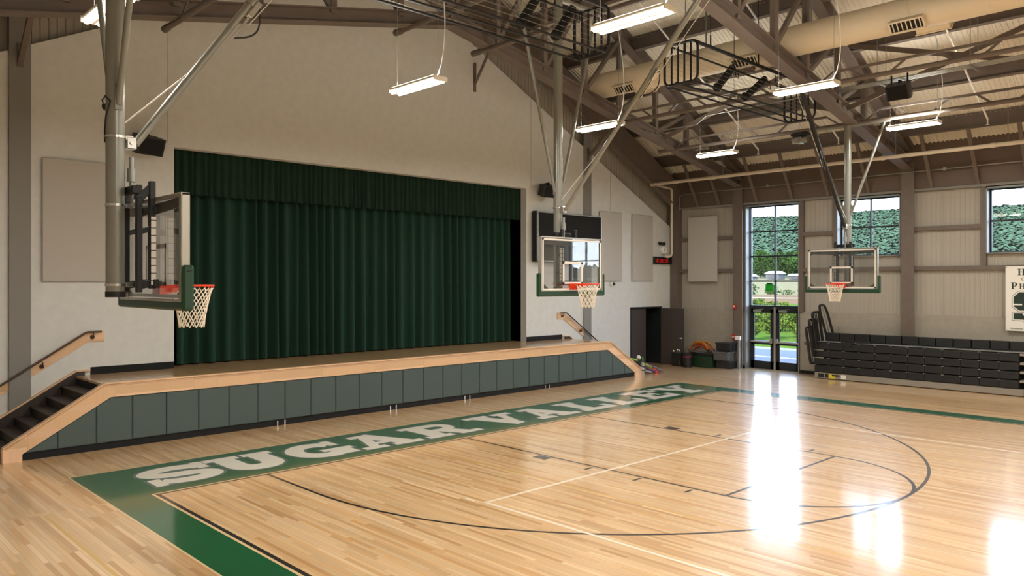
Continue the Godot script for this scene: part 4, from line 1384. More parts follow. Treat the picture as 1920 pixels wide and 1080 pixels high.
# ---------------------------------------------------------------- duct, cages, pipes
func build_duct() -> void:
	var t := thing("air_duct", "long round cream air duct running under the right roof slope", "duct", Vector3(6.0, 8.88, -3.3))
	var ax := Transform3D(Basis(Vector3(1, 0, 0), Vector3(0, 0, 1), Vector3(0, -1, 0)), Vector3.ZERO)
	var r := 0.36
	put("body", mb().lathe([Vector2(r, 0.06), Vector2(r, 34.5)], 40, ax), M.duct, t)
	put("end_cap", mb().lathe([Vector2(0.0, -0.03), Vector2(r * 0.75, -0.02), Vector2(r * 0.94, 0.0), Vector2(r, 0.06)], 40, ax), M.duct, t)
	var i := 0
	while i < 11:
		var z := 1.5 + i * 1.5
		put("seam_ring", mb().lathe([Vector2(r, z - 0.02), Vector2(r + 0.006, z - 0.01), Vector2(r + 0.006, z + 0.01), Vector2(r, z + 0.02)], 40, ax), M.duct, t)
		i += 1
	for k in 3:
		var zc: float = [1.4, 5.15, 8.95][k]
		for s in [-1.0, 1.0]:
			var d := Vector3(s * 0.7, -0.71, 0).normalized()
			var b := Basis(Vector3(0, 0, 1), d.cross(Vector3(0, 0, 1)), d)
			var z2: float = zc + (0.0 if s < 0 else 0.35)
			var o := Vector3(0, 0, z2)
			var df := put("diffuser", mb().box(o + d * 0.36, Vector3(0.66, 0.26, 0.18), 0.008, b), M.duct, t)
			var fr := mb()
			for e in [-1.0, 1.0]:
				fr.box(o + d * 0.46 + b.y * e * 0.125, Vector3(0.72, 0.04, 0.03), 0.004, b)
				fr.box(o + d * 0.46 + b.x * e * 0.34, Vector3(0.04, 0.28, 0.03), 0.004, b)
			put("grille_frame", fr, M.duct, df)
			put("grille_back", mb().box(o + d * 0.452, Vector3(0.64, 0.21, 0.006), 0, b), M.black_matte, df)
			var sl := mb()
			for q in 7:
				sl.box(o + d * 0.458 + b.x * (-0.27 + q * 0.09), Vector3(0.022, 0.2, 0.012), 0, b)
			put("grille_vanes", sl, M.duct, df)
	for q in 5:
		put("hanger_strap", mb().span(Vector3(-0.02, 0.36, 1.0 + q * 2.85), Vector3(0.02, 1.7, 1.03 + q * 2.85)), M.conduit, t)


func build_cages() -> void:
	for c in 2:
		var xa: float = [-5.95, 2.72][c]
		var xb: float = [-0.32, 8.35][c]
		var t := thing("mat_hoist", ["black tubular mat hoist frame over the middle hoop's pole", "black tubular mat hoist frame below the cream duct, right of the middle hoop"][c], "hoist frame", Vector3(xa, 7.46, 1.98), 0, "black tubular hoist frames")
		var L := xb - xa
		var H := 0.9
		var W := 0.43
		for e in 2:
			var x := 0.0 if e == 0 else L
			var out := rounded(-W, 0, W, H, 0.16)
			var path := []
			for p in out:
				path.append(Vector3(x, p.y, p.x))
			var f := put("end_frame", mb().tube(path, 0.03, 8, true), M.black, t)
			for k in 4:
				var z := -W + 0.19 + k * 0.165
				put("end_bar", mb().tube([Vector3(x, 0.0, z), Vector3(x, H, z)], 0.022, 8), M.black, f)
		for p in [Vector2(0, -W + 0.08), Vector2(0, W - 0.08), Vector2(0.05, -0.12), Vector2(H, -W + 0.1), Vector2(H, W - 0.1), Vector2(H - 0.08, W - 0.02)]:
			put("long_rail", mb().tube([Vector3(0, p.x, p.y), Vector3(L, p.x, p.y)], 0.024, 8), M.black, t)
		var st := mb()
		for k in 8:
			var y := 0.08 + k * 0.1
			st.tube([Vector3(0, y, W), Vector3(L, y, W)], 0.003, 4)
			st.tube([Vector3(0, y, -W), Vector3(L, y, -W)], 0.003, 4)
		var sto := put("net_lines", st, M.conduit, t)
		sto.set_meta("kind", "stuff")
		var dr := [[3.68, 4.15], [4.6, 5.08]] if c == 0 else [[1.47, 2.18], [2.75, 3.73]]
		for d in dr:
			var b := mb().tube([Vector3(d[0], 0.15, 0), Vector3(d[0] + 0.05, 0.22, 0)], 0.1, 14)
			b.tube([Vector3(d[0], 0.15, 0), Vector3(d[1], 0.78, 0)], 0.085, 14)
			put("hoist_motor", b, M.black_matte, t)
			put("motor_cable", mb().tube([Vector3(d[1], 0.78, 0), Vector3(d[1] + 0.1, 0.7, 0.1), Vector3(d[1] + 0.06, 0.5, 0.12), Vector3(d[1] - 0.04, 0.55, 0.1), Vector3(d[1] + 0.04, 0.8, 0.05)], 0.01, 5), M.black, t)
		for q in [0.12, 0.5, 0.88]:
			for z in [-W + 0.1, W - 0.1]:
				var x: float = L * q
				put("hanger", mb().tube([Vector3(x, H, z), Vector3(x, deck_y(xa + x) - 0.35 - 7.46, z)], 0.009, 5).tube([Vector3(x, H, z), Vector3(x, H + 0.25, z)], 0.018, 6), M.black, t)


func build_pipes() -> void:
	var t := thing("sprinkler_main", "cream sprinkler main along the window wall with a drop in the corner", "pipe", Vector3(11.6, 6.66, -5.2))
	put("main", mb().tube([Vector3(0, 0, 0), Vector3(0, 0.14, 31)], 0.055, 14), M.pipe, t)
	put("elbow", mb().tube([Vector3(0, 0, -0.06), Vector3(0, 0, 0.1)], 0.07, 14), M.pipe, t)
	put("branch", mb().tube([Vector3(0, 0, 0.02), Vector3(0.6, -0.03, 0.02), Vector3(1.12, -0.05, 0.0), Vector3(1.2, -0.09, 0), Vector3(1.22, -0.2, 0)], 0.045, 12), M.pipe, t)
	put("drop", mb().tube([Vector3(1.22, -0.2, 0), Vector3(1.22, -2.5, 0), Vector3(1.21, -2.58, -0.03), Vector3(1.12, -2.63, -0.1), Vector3(0.98, -2.6, -0.16)], 0.045, 12), M.pipe, t)
	for z in [2.5, 5.2, 8.1, 10.9, 13.6]:
		put("coupling", mb().tube([Vector3(0, z * 0.0045, z), Vector3(0, z * 0.0045, z + 0.1)], 0.068, 12), M.pipe, t)
		put("hanger_rod", mb().tube([Vector3(0, z * 0.0045, z + 0.4), Vector3(0, deck_y(11.6) - 6.66, z + 0.4)], 0.008, 5), M.conduit, t)
	var lab := ["thin cream sprinkler branch nearest the stage wall, sloping with the roof", "thin cream sprinkler branch under the roof right of the hoist frame", "thin cream sprinkler branch from the duct down to the main, far right"]
	for i in 3:
		var z: float = [-1.05, 1.6, 5.6][i]
		var b := thing("sprinkler_branch", lab[i], "pipe", Vector3(0, 13.3, z), 0, "sprinkler branches under the roof")
		put("pipe", mb().tube([Vector3(2.5, -1.25, 0), Vector3(11.7, -5.85, 0)], 0.026, 8), M.white, b)
		put("sprinkler_head", mb().tube([Vector3(11.7, -5.85, 0), Vector3(11.7, -6.0, 0)], 0.02, 8).tube([Vector3(11.7, -6.0, 0), Vector3(11.7, -6.01, 0)], 0.05, 10).tube([Vector3(11.7, -6.06, 0), Vector3(11.7, -6.07, 0)], 0.035, 10), M.white, b)
	# three conduits side by side on trapeze hangers
	var c := thing("conduit_rack", "row of thin grey conduits on rod hangers below the right roof slope", "conduit", Vector3(8.15, 8.02, 3.2))
	for k in 4:
		var x := -0.15 + k * 0.1
		put("conduit", mb().tube([Vector3(x + 0.05 * k, -0.02 * k, -0.1 - 0.1 * k), Vector3(x, 0.02, 0.35), Vector3(x, 0.08, 12.0)], 0.017, 8), M.conduit, c)
	for z in [1.0, 3.05, 5.1, 8.0]:
		var hb := mb().bar(Vector3(-0.3, -0.02, z), Vector3(0.35, -0.02, z), 0.04, 0.035)
		for x in [-0.26, 0.3]:
			hb.tube([Vector3(x, -0.02, z), Vector3(x, deck_y(8.15 + x) - 8.02 - 0.1, z)], 0.008, 5)
		put("trapeze_hanger", hb, M.conduit, c)
	var e := thing("eave_conduit", "thin conduit line along the brown band above the windows", "conduit", Vector3(13.17, 6.4, -4.9))
	put("conduit", mb().tube([Vector3(-0.01, -0.6, -0.2), Vector3(-0.01, -0.1, -0.2), Vector3(0, 0, 0), Vector3(0, 0, 4), Vector3(0, 0.06, 20)], 0.016, 8), M.conduit, e)
	for z in [3.4, 6.1, 9.0]:
		put("junction_box", mb().box(Vector3(0.02, 0.02, z), Vector3(0.08, 0.1, 0.1), 0.008), M.conduit, e)
	var d := thing("small_pipe_run", "bent thin pipe along the second truss beneath the duct", "pipe", Vector3(6.6, 7.75, -2.3))
	put("pipe", mb().tube([Vector3(0.9, 0.05, -0.4), Vector3(0.95, -0.12, 0.0), Vector3(0.9, -0.12, 1.6), Vector3(0.95, 0.1, 1.9), Vector3(0.9, 0.12, 4.9)], 0.018, 8), M.conduit, d)


# ---------------------------------------------------------------- lamps
func build_lights() -> void:
	var spots := [
		[-8.9, 6.3, 1.18, "bright twin-tube hanging light half hidden by the left hoop's pole"],
		[-4.0, 6.34, 0.69, "bright twin-tube hanging light alone against the wall above the curtain"],
		[-3.35, 6.63, 4.65, "brightest twin-tube hanging light at the top, before the duct"],
		[2.0, 6.64, -0.36, "slim twin-tube hanging light beside the middle hoop's pole"],
		[2.85, 6.86, 4.15, "bright twin-tube hanging light in front of the black hoist frame"],
		[8.15, 6.8, -1.05, "small thin hanging light below the roof left of the far hoop"],
		[9.05, 7.02, 4.02, "thin hanging light right of the far hoop's brace"],
	]
	for z in [8.9, 13.2, 17.5, 21.8, 26.0]:
		for x in [-9.0, -3.2, 2.8, 8.8]:
			spots.append([x, 6.7, z, "twin-tube hanging light in the rows behind the camera"])
	for s in spots:
		var t := thing("hanging_light", s[3], "light", Vector3(s[0], s[1], s[2]), 0, "rows of twin-tube hanging lights")
		put("housing", mb().span(Vector3(-0.13, 0.03, 0), Vector3(0.13, 0.07, 1.24), 0.01).span(Vector3(-0.02, -0.01, 0.02), Vector3(0.02, 0.04, 1.22)).span(Vector3(-0.14, -0.01, -0.012), Vector3(0.14, 0.07, 0.01), 0.003).span(Vector3(-0.14, -0.01, 1.23), Vector3(0.14, 0.07, 1.252), 0.003), M.white, t)
		for e in [-1.0, 1.0]:
			put("lamp_tube", mb().tube([Vector3(e * 0.075, 0.0, 0.015), Vector3(e * 0.075, 0.0, 1.225)], 0.03, 12), M.lamp_tube, t)
		put("hanger_wire", mb().tube([Vector3(0, 0.07, 1.18), Vector3(0, deck_y(s[0]) - s[1] - 0.3, 1.18)], 0.004, 5).tube([Vector3(0, 0.07, 0.06), Vector3(0, deck_y(s[0]) - s[1] - 0.3, 0.06)], 0.003, 5), M.conduit, t)
		var cp := []
		for i in 13:
			var q := i / 12.0
			cp.append(Vector3(0.02 + 0.05 * sin(PI * q), 0.07 + q * 2.2, 1.12 + 0.16 * sin(PI * pow(q, 0.6))))
		put("power_cord", mb().tube(cp, 0.009, 6), M.white, t)
		var l := AreaLight3D.new()
		l.name = "lamp_glow"
		l.area_size = Vector2(0.22, 1.2)
		l.light_color = Color(1.0, 0.985, 0.945)
		l.light_energy = LAMP
		l.area_range = 60.0
		l.area_attenuation = 2.0
		l.shadow_enabled = true
		t.add_child(l)
		l.position = Vector3(0, -0.05, 0.62)
		l.rotation.x = -PI / 2
		# these fittings also light the roof through a lens along their top
		put("top_lens", mb().span(Vector3(-0.11, 0.071, 0.05), Vector3(0.11, 0.078, 1.19)), M.lamp_tube, t)
		var u := AreaLight3D.new()
		u.name = "roof_glow"
		u.area_size = Vector2(0.22, 1.14)
		u.light_color = Color(1.0, 0.985, 0.945)
		u.light_energy = UPLIGHT
		u.area_range = 60.0
		u.area_attenuation = 2.0
		u.shadow_enabled = true
		t.add_child(u)
		u.position = Vector3(0, 0.1, 0.62)
		u.rotation.x = PI / 2


# ---------------------------------------------------------------- bleachers
func build_bleachers() -> void:
	var t := thing("bleachers", "closed black telescopic bleachers along the window wall", "bleachers", Vector3(12.45, 0, 0.5))
	var L := 5.64
	put("core", mb().span(Vector3(0.12, 0.05, 0.02), Vector3(0.95, 1.14, L)), M.void, t)
	put("base_board", mb().span(Vector3(0.02, 0.02, 0.0), Vector3(0.08, 0.2, L + 0.5), 0.006), M.bleach_grey, t)
	var n := 12
	var mod := mb().span(Vector3(0, 0, 0.004), Vector3(0.3, 0.216, L / n - 0.003), 0.01)
	mod.span(Vector3(-0.004, 0.12, 0.03), Vector3(0.02, 0.195, L / n - 0.03), 0.01)
	mod.span(Vector3(-0.008, 0.2, L / n * 0.5 - 0.04), Vector3(0.03, 0.216, L / n * 0.5 + 0.04), 0.004)
	var mm := mod.mesh()
	var clip := mb().span(Vector3(-0.012, 0.204, L / n - 0.03), Vector3(0.03, 0.22, L / n + 0.03), 0.003).mesh()
	for row in 4:
		var y := 0.215 + row * 0.24
		for i in n:
			var o := put("seat_module", mm, M.plastic_black, t)
			o.position = Vector3(0.0, y, i * L / n)
			if i < n - 1:
				var c := put("seat_clip", clip, M.alu, o)
				c.position = Vector3.ZERO
	put("top_tread", mb().span(Vector3(0.02, 1.172, 0), Vector3(0.4, 1.19, L + 0.5), 0.004), M.frame_grey, t)
	var bk := mb().span(Vector3(0.3, 1.19, 0.02), Vector3(0.5, 1.45, L / n - 0.006), 0.02).mesh()
	for i in 13:
		put("seat_back", bk, M.plastic_black, t).position = Vector3(0.1, 0, 0.15 + i * L / n)
	# steps of the aisle at the right end
	for row in 4:
		var y := 0.215 + row * 0.24
		put("aisle_step", mb().span(Vector3(0.02, y + 0.16, L + 0.02), Vector3(0.5, y + 0.225, L + 0.9), 0.006), M.bleach_grey, t)
		put("aisle_riser", mb().span(Vector3(0.1, y - 0.02, L + 0.25), Vector3(0.14, y + 0.16, L + 0.9)), M.wainscot, t)
	put("aisle_base", mb().span(Vector3(0.0, 0.02, L + 0.12), Vector3(0.1, 0.2, L + 0.9), 0.01), M.plastic_black, t)
	# folded footrest lying over the top row
	put("folded_bracket", mb().prism(PackedVector2Array([Vector2(0.0, 0.02), Vector2(0.42, 0.02), Vector2(0.3, -0.13), Vector2(0.22, -0.16), Vector2(0.12, -0.12)]), Transform3D(Basis(Vector3(0, 0, 1), Vector3.UP, Vector3(1, 0, 0)), Vector3(-0.03, 1.19, 0.85)), 0.05).bar(Vector3(0.1, 1.23, 1.0), Vector3(0.1, 1.21, 1.75), 0.14, 0.06, 0.01), M.black, t)
	# stickers at the left end of the base
	var xs := 0.014
	put("sticker", mb().span(Vector3(xs, 0.05, 0.12), Vector3(xs + 0.004, 0.17, 0.3)), M.black, t)
	put("sticker", mb().span(Vector3(xs, 0.05, 0.34), Vector3(xs + 0.004, 0.17, 0.44)), M.black, t)
	put("sticker", mb().span(Vector3(xs, 0.04, 0.47), Vector3(xs + 0.004, 0.17, 0.66)), hex("d9c32c", 0.5), t)
	put("sticker", mb().span(Vector3(xs, 0.11, 0.56), Vector3(xs - 0.002, 0.16, 0.8)), M.black, t)
	put("sticker", mb().span(Vector3(xs, 0.04, 0.85), Vector3(xs + 0.004, 0.17, 1.0)), M.white, t)
	# end guard rails, one to each row, and the tall one behind
	for k in 3:
		var o := Vector3(-0.02 + 0.05 * k, 0.24 * k, 0.08 * k)
		var a := Vector3(-0.14, 0.47, -0.06) + o
		var up := Vector3(-0.28, 1.17, -0.03)
		var wd := Vector3(0.44, 0.02, 0.04)
		var q := PackedVector2Array()
		var path := []
		for p in rounded(0, 0, 1, 1, 0.13):
			path.append(a + wd * p.x + up * p.y)
		var g := put("guard_rail", mb().tube(path, 0.034, 8, true), M.black, t)
		for j in 4:
			var f := (j + 1) / 5.0
			put("rail_bar", mb().tube([a + wd * f, a + wd * f + up], 0.014, 6), M.black, g)
	var path2 := []
	var a2 := Vector3(0.6, 1.15, 0.18)
	for p in rounded(0, 0, 1, 1, 0.3):
		path2.append(a2 + Vector3(0.12, 0, 0.18) * p.x + Vector3(-0.5, 1.2, -0.1) * p.y)
	var tall := put("guard_rail", mb().tube(path2, 0.04, 8, true), M.black, t)
	put("rail_bar", mb().tube([a2 + Vector3(0.06, 0, 0.09), a2 + Vector3(0.06, 0, 0.09) + Vector3(-0.5, 1.2, -0.1)], 0.02, 6), M.frame_grey, tall)
	put("rail_clip", mb().span(Vector3(-0.02, 0.9, -0.02), Vector3(0.03, 0.93, 0.3)).span(Vector3(-0.02, 0.66, -0.02), Vector3(0.03, 0.69, 0.3)), M.alu, t)


# ---------------------------------------------------------------- sports kit and storage in the corner
func taper(p: Vector3, q: Vector3, prof: Array, seg := 14) -> Builder:
	var f := Builder.frame(p, q)
	var xf := Transform3D(Basis(f.basis.x, f.basis.z, -f.basis.y), p)
	var l := p.distance_to(q)
	var pr := []
	for a in prof:
		pr.append(Vector2(a.y, a.x * l))
	return mb().lathe(pr, seg, xf)


func build_stuff() -> void:
	var bat := [Vector2(0, 0), Vector2(0, 0.032), Vector2(0.02, 0.032), Vector2(0.04, 0.017), Vector2(0.35, 0.017), Vector2(0.6, 0.034), Vector2(0.97, 0.036), Vector2(1, 0.025), Vector2(1, 0)]
	var kit := [
		["foam_bat", "long purple-grey bat sloping to the floor beside the right stage steps", Vector3(9.45, 0.48, -4.25), Vector3(10.12, 0.045, -3.68), "6d5f6e"],
		["foam_bat", "yellow-green bat lying across the black bag by the stage", Vector3(9.4, 0.46, -4.3), Vector3(9.95, 0.17, -4.05), "b7c96a"],
		["foam_bat", "lime green bat lying highest against the stage step trim", Vector3(8.98, 0.58, -4.4), Vector3(9.4, 0.42, -4.2), "9cc24e"],
		["foam_bat", "dark purple bat under the others on the floor by the stage", Vector3(9.35, 0.3, -4.1), Vector3(9.85, 0.05, -3.85), "5a2f55"],
		["foam_bat", "blue bat with its tip nearest the court in the pile by the stage", Vector3(9.6, 0.1, -4.1), Vector3(10.05, 0.04, -3.85), "3b4a78"],
		["foam_bat", "grey bat half under the black bag by the stage", Vector3(9.2, 0.16, -3.95), Vector3(9.72, 0.04, -3.85), "8d8f93"],
	]
	for k in kit:
		var t := thing(k[0], k[1], "bat", k[2], 0, "bats piled by the stage steps")
		var v: Vector3 = k[3] - k[2]
		put("barrel", taper(Vector3.ZERO, v, bat), hex(k[4], 0.6), t)
		put("grip", taper(v * 0.05, v * 0.33, [Vector2(0, 0.0), Vector2(0, 0.02), Vector2(1, 0.02), Vector2(1, 0)], 12), M.black, t)
	var bag := thing("duffel_bag", "slumped black bag against the end of the stage", "bag", Vector3(9.3, 0, -4.3), 0.4)
	var at := func(i: int, j: int) -> Vector3:
		var a := TAU * i / 24.0
		var b := PI * j / 12.0
		var r := 1.0 + 0.08 * sin(a * 3.0 + b * 4.0) + 0.05 * sin(a * 7.0)
		return Vector3(cos(a) * sin(b) * 0.33 * r, 0.2 + cos(b) * (0.21 if j < 7 else 0.2), sin(a) * sin(b) * 0.2 * r)
	put("body", mb().sheet(25, 13, at, Vector3(0, 0.2, 0), true), M.black_matte, bag)
	put("strap", mb().tube([Vector3(-0.2, 0.33, 0.1), Vector3(-0.1, 0.44, 0.14), Vector3(0.1, 0.44, 0.14), Vector3(0.2, 0.33, 0.1)], 0.015, 6), M.black, bag)
	for b in [["orange_ball", "orange foam ball on the floor among the bats", Vector3(10.02, 0.085, -3.98), 0.085, "e2662a"], ["white_ball", "white ball resting on top of the bats", Vector3(9.5, 0.53, -4.25), 0.075, "e4e2dc"], ["red_cone", "small red cone on the floor in front of the bats", Vector3(9.82, 0.0, -3.75), 0.06, "c22f24"]]:
		var t := thing(b[0], b[1], "cone" if b[0] == "red_cone" else "ball", b[2])
		if b[0] == "red_cone":
			put("body", mb().lathe([Vector2(0.0, 0.12), Vector2(0.02, 0.12), Vector2(0.05, 0.015), Vector2(0.085, 0.012), Vector2(0.085, 0.0), Vector2(0.0, 0.0)], 16), hex(b[4], 0.5), t)
		else:
			var pr := []
			for i in 13:
				var a := PI * i / 12.0
				pr.append(Vector2(sin(a), cos(a)) * b[3])
			put("body", mb().lathe(pr, 18), hex(b[4], 0.6), t)
			put("seam", mb().lathe([Vector2(b[3] - 0.002, 0.004), Vector2(b[3] + 0.002, 0.0), Vector2(b[3] - 0.002, -0.004)], 18), hex(b[4], 0.6).duplicate(), t)
	var bt := thing("spray_bottle", "green and white bottle standing behind the bats", "bottle", Vector3(9.86, 0.0, -4.35))
	put("body", mb().lathe([Vector2(0, 0.38), Vector2(0.03, 0.38), Vector2(0.05, 0.34), Vector2(0.055, 0.0), Vector2(0, 0)], 14), M.white, bt)
	put("cap", mb().lathe([Vector2(0, 0.53), Vector2(0.015, 0.52), Vector2(0.03, 0.44), Vector2(0.034, 0.37), Vector2(0, 0.37)], 12), hex("2f9a4a", 0.4), bt)
	# bins by the corner
	var tub := thing("storage_tub", "square black tub of gear under the open store door", "tub", Vector3(12.5, 0, -4.62))
	put("body", mb().prism(PackedVector2Array([Vector2(-0.19, 0), Vector2(0.19, 0), Vector2(0.23, 0.46), Vector2(-0.23, 0.46)]), Transform3D(Basis.IDENTITY, Vector3(0, 0, -0.2)), 0.4), M.plastic_black, tub)
	put("rim", mb().span(Vector3(-0.25, 0.44, -0.23), Vector3(0.25, 0.47, 0.23), 0.008), M.black, tub)
	for i in 4:
		var g := thing("hand_paddle", ["white-tipped rod leaning out of the black tub, leftmost", "grey rod sticking up from the black tub's middle", "pale rod with a knob in the black tub", "thin green rod leaning from the tub to the floor"][i], "rod", Vector3(12.36 + 0.09 * i, 0.47, -4.66))
		var tip: Vector3 = [Vector3(-0.28, 0.1, 0.05), Vector3(-0.05, 0.12, 0), Vector3(-0.16, 0.1, 0.1), Vector3(-0.5, -0.42, 0.25)][i]
		put("shaft", mb().tube([Vector3(0.0, 0.0, 0), tip], 0.012, 8), [M.conduit, M.conduit, M.pipe, hex("5d6b3a", 0.6)][i], g)
		var pr := []
		for j in 9:
			pr.append(Vector2(sin(PI * j / 8.0), cos(PI * j / 8.0)) * 0.03)
		put("knob", mb().lathe(pr, 10, Transform3D(Basis.IDENTITY, tip)), M.white if i != 3 else M.black, g)
	var cy := thing("ball_pail", "round black pail with a dark red band beside the tub", "pail", Vector3(12.27, 0, -4.15))
	put("body", mb().lathe([Vector2(0, 0.0), Vector2(0.16, 0.0), Vector2(0.2, 0.5), Vector2(0.21, 0.51), Vector2(0.19, 0.51), Vector2(0.18, 0.3), Vector2(0.0, 0.3)], 22), M.black, cy)
	put("band", mb().lathe([Vector2(0.192, 0.36), Vector2(0.197, 0.37), Vector2(0.199, 0.4), Vector2(0.195, 0.41)], 22), hex("6f1d2b", 0.5), cy)
	put("handle", mb().tube([Vector3(-0.2, 0.48, 0), Vector3(-0.14, 0.62, 0), Vector3(0, 0.67, 0), Vector3(0.14, 0.62, 0), Vector3(0.2, 0.48, 0)], 0.01, 6), M.black, cy)
	var ch := thing("storage_chest", "long dark green chest on the floor in front of the orange rings", "chest", Vector3(12.87, 0, -3.84))
	put("body", mb().span(Vector3(-0.32, 0, -0.5), Vector3(0.3, 0.44, 0.5), 0.02), hex("16321f", 0.5), ch)
	put("lid", mb().span(Vector3(-0.34, 0.44, -0.52), Vector3(0.32, 0.5, 0.52), 0.015), M.black, ch)
	put("tray", mb().bar(Vector3(-0.2, 0.57, -0.45), Vector3(-0.12, 0.52, 0.12), 0.34, 0.04, 0.01), hex("4b4c4e", 0.5), ch)
	var rings := ["d8611c", "c8481a", "d99a22", "b83a1c", "e07a26"]
	for i in 5:
		var t := thing("hoop_ring", ["orange ring standing foremost behind the green chest", "deep orange ring second from the front behind the green chest", "yellow ring in the middle of the rings behind the chest", "rust red ring fourth from the front behind the green chest", "bright orange ring standing hindmost against the wall behind the chest"][i], "ring", Vector3(13.218 + 0.0455 * i, 0.0, -4.28 + [0.0, 0.05, -0.04, 0.1, 0.14][i]), 0, "coloured rings behind the green chest")
		var pth := []
		for j in 32:
			var rr: float = [0.4, 0.34, 0.42, 0.37, 0.42][i]
			pth.append(Vector3(0, rr + 0.03 + sin(TAU * j / 32) * rr, cos(TAU * j / 32) * rr))
		put("ring_tube", mb().tube(pth, 0.022, 8, true), hex(rings[i], 0.5), t)
		put("joint_sleeve", mb().tube([pth[0], pth[1], pth[2]], 0.0235, 8), M.black, t)
	var cr := [["black storage crate on the floor at the foot of the stack", 0.0, "2b2c2e", 0.0], ["grey ribbed crate in the middle of the stack by the doors", 0.3, "5b5c5d", -0.12], ["black open crate on top of the stack by the doors", 0.62, "26272a", 0.0]]
	for i in 3:
		var t := thing("storage_crate", cr[i][0], "crate", Vector3(12.97 + cr[i][3], cr[i][1], -2.98 if i != 1 else -3.02), 0, "crates stacked left of the doors")
		var m := hex(cr[i][2], 0.45)
		var h := 0.28
		put("body", mb().prism(PackedVector2Array([Vector2(-0.21, 0), Vector2(0.21, 0), Vector2(0.25, h), Vector2(-0.25, h)]), Transform3D(Basis.IDENTITY, Vector3(0, 0, -0.27)), 0.56), m, t)
		put("rim", mb().span(Vector3(-0.27, h - 0.03, -0.3), Vector3(0.27, h + 0.02, 0.32), 0.012), m, t)
		var rb := mb()
		for j in 6:
			rb.bar(Vector3(-0.212, 0.03, -0.2 + j * 0.09), Vector3(-0.245, h - 0.05, -0.2 + j * 0.09), 0.03, 0.02)
			rb.bar(Vector3(-0.16 + j * 0.065, 0.03, 0.29), Vector3(-0.18 + j * 0.072, h - 0.05, 0.29), 0.025, 0.02)
		put("ribs", rb, m, t)


# ---------------------------------------------------------------- outdoors
func ground_y(x: float, z := -300.0) -> float:
	if x < 190.0:
		return -0.05
	if x < 400.0:
		return -0.05 + (x - 190.0) / 210.0 * 6.0
	var t := clampf((x - 480.0) / 970.0, 0, 1)
	return 6.0 + 112.0 * (t * t * (3 - 2 * t)) * (1.0 - 0.92 * smoothstep(240.0, 960.0, z))


func strip(x0: float, x1: float, n: int, dy := 0.0) -> Builder:
	var z0 := -2300.0 if x1 > 500 else -1100.0 if x1 > 100 else -160.0
	var z1 := 1900.0 if x1 > 500 else 900.0 if x1 > 100 else 160.0
	var at := func(i: int, j: int) -> Vector3:
		var x := lerpf(x0, x1, float(i) / (n - 1))
		var z := lerpf(z0, z1, j / 40.0)
		var w := 0.0
		if x > 520:
			w = (5.0 * sin(z * 0.0055) + 3.0 * sin(z * 0.0135 + 1.0)) * clampf((x - 520) / 600, 0, 1)
		return Vector3(x, ground_y(x, z) + w + dy, z)
	return mb().sheet(n, 41, at, Vector3.UP)


func blob(seed_: int) -> ArrayMesh:
	rng.seed = seed_
	var f := FastNoiseLite.new()
	f.seed = seed_
	f.frequency = 1.1
	var at := func(i: int, j: int) -> Vector3:
		var a := TAU * i / 9.0
		var b := PI * j / 6.0
		var v := Vector3(cos(a) * sin(b), cos(b), sin(a) * sin(b))
		return v * (1.0 + 0.35 * f.get_noise_3dv(v * 1.3))
	return mb().sheet(10, 7, at, Vector3.ZERO, true).mesh()


func leaf_clump(seed_: int) -> ArrayMesh:
	rng.seed = seed_
	var b := mb()
	for i in 16:
		var c := Vector3(rng.randf_range(-1, 1), rng.randf_range(-1, 1), rng.randf_range(-1, 1)) * 0.8
		var u := Vector3(rng.randfn(), rng.randfn(), rng.randfn()).normalized() * 0.55
		var w := Vector3(rng.randfn(), rng.randfn(), rng.randfn()).normalized() * 0.35
		b.tri(c - u, c + w, c + u, Vector3.UP)
		b.tri(c - u, c - w, c + u, Vector3.UP)
	return b.mesh()


func copies(called: String, m: Mesh, material: Material, xfs: Array, cols: Array, parent: Node) -> MultiMeshInstance3D:
	var mm := MultiMesh.new()
	mm.transform_format = MultiMesh.TRANSFORM_3D
	mm.use_colors = true
	mm.mesh = m
	mm.instance_count = xfs.size()
	for i in xfs.size():
		mm.set_instance_transform(i, xfs[i])
		mm.set_instance_color(i, cols[i])
	var o := MultiMeshInstance3D.new()
	o.multimesh = mm
	o.material_override = material
	o.name = numbered(parent, called)
	parent.add_child(o, true)
	o.set_meta("kind", "stuff")
	return o


func tree(called: String, label: String, group: String, at: Vector3, h: float, w: float, seed_: int, col: Color, clumps := 90) -> void:
	var t := thing(called, label, "tree" if called != "hedge_bush" else "bush", at, 0, group)
	rng.seed = seed_
	var trunk := []
	for i in 6:
		trunk.append(Vector3(rng.randf_range(-0.03, 0.03) * h, h * 0.16 * i, rng.randf_range(-0.03, 0.03) * h))
	trunk[0] = Vector3(0, -0.2, 0)
	put("trunk", mb().tube(trunk, h * 0.018 + 0.01, 7), M.bark, t)
	var xs := []
	var cs := []
	for i in clumps:
		var q := rng.randf()
		var y := h * lerpf(0.18 if called != "hedge_bush" else 0.05, 1.0, q)
		var r := w * sqrt(rng.randf()) * (0.35 + 0.8 * sin(PI * clampf(q * 0.9 + 0.1, 0, 1)))
		var a := rng.randf() * TAU
		var s := h * rng.randf_range(0.05, 0.1)
		xs.append(Transform3D(Basis.from_euler(Vector3(rng.randf() * TAU, rng.randf() * TAU, 0)).scaled(Vector3.ONE * s), Vector3(cos(a) * r, y, sin(a) * r)))
		var k := rng.randf_range(0.75, 1.25)
		cs.append(Color(col.r * k, col.g * k, col.b * k))
	copies("foliage", M.clump_mesh, M.leaf, xs, cs, t)


func dull(m: StandardMaterial3D, t: Texture2D, scale: float) -> StandardMaterial3D:
	m.specular_mode = BaseMaterial3D.SPECULAR_DISABLED
	return tri_tex(m, t, scale)


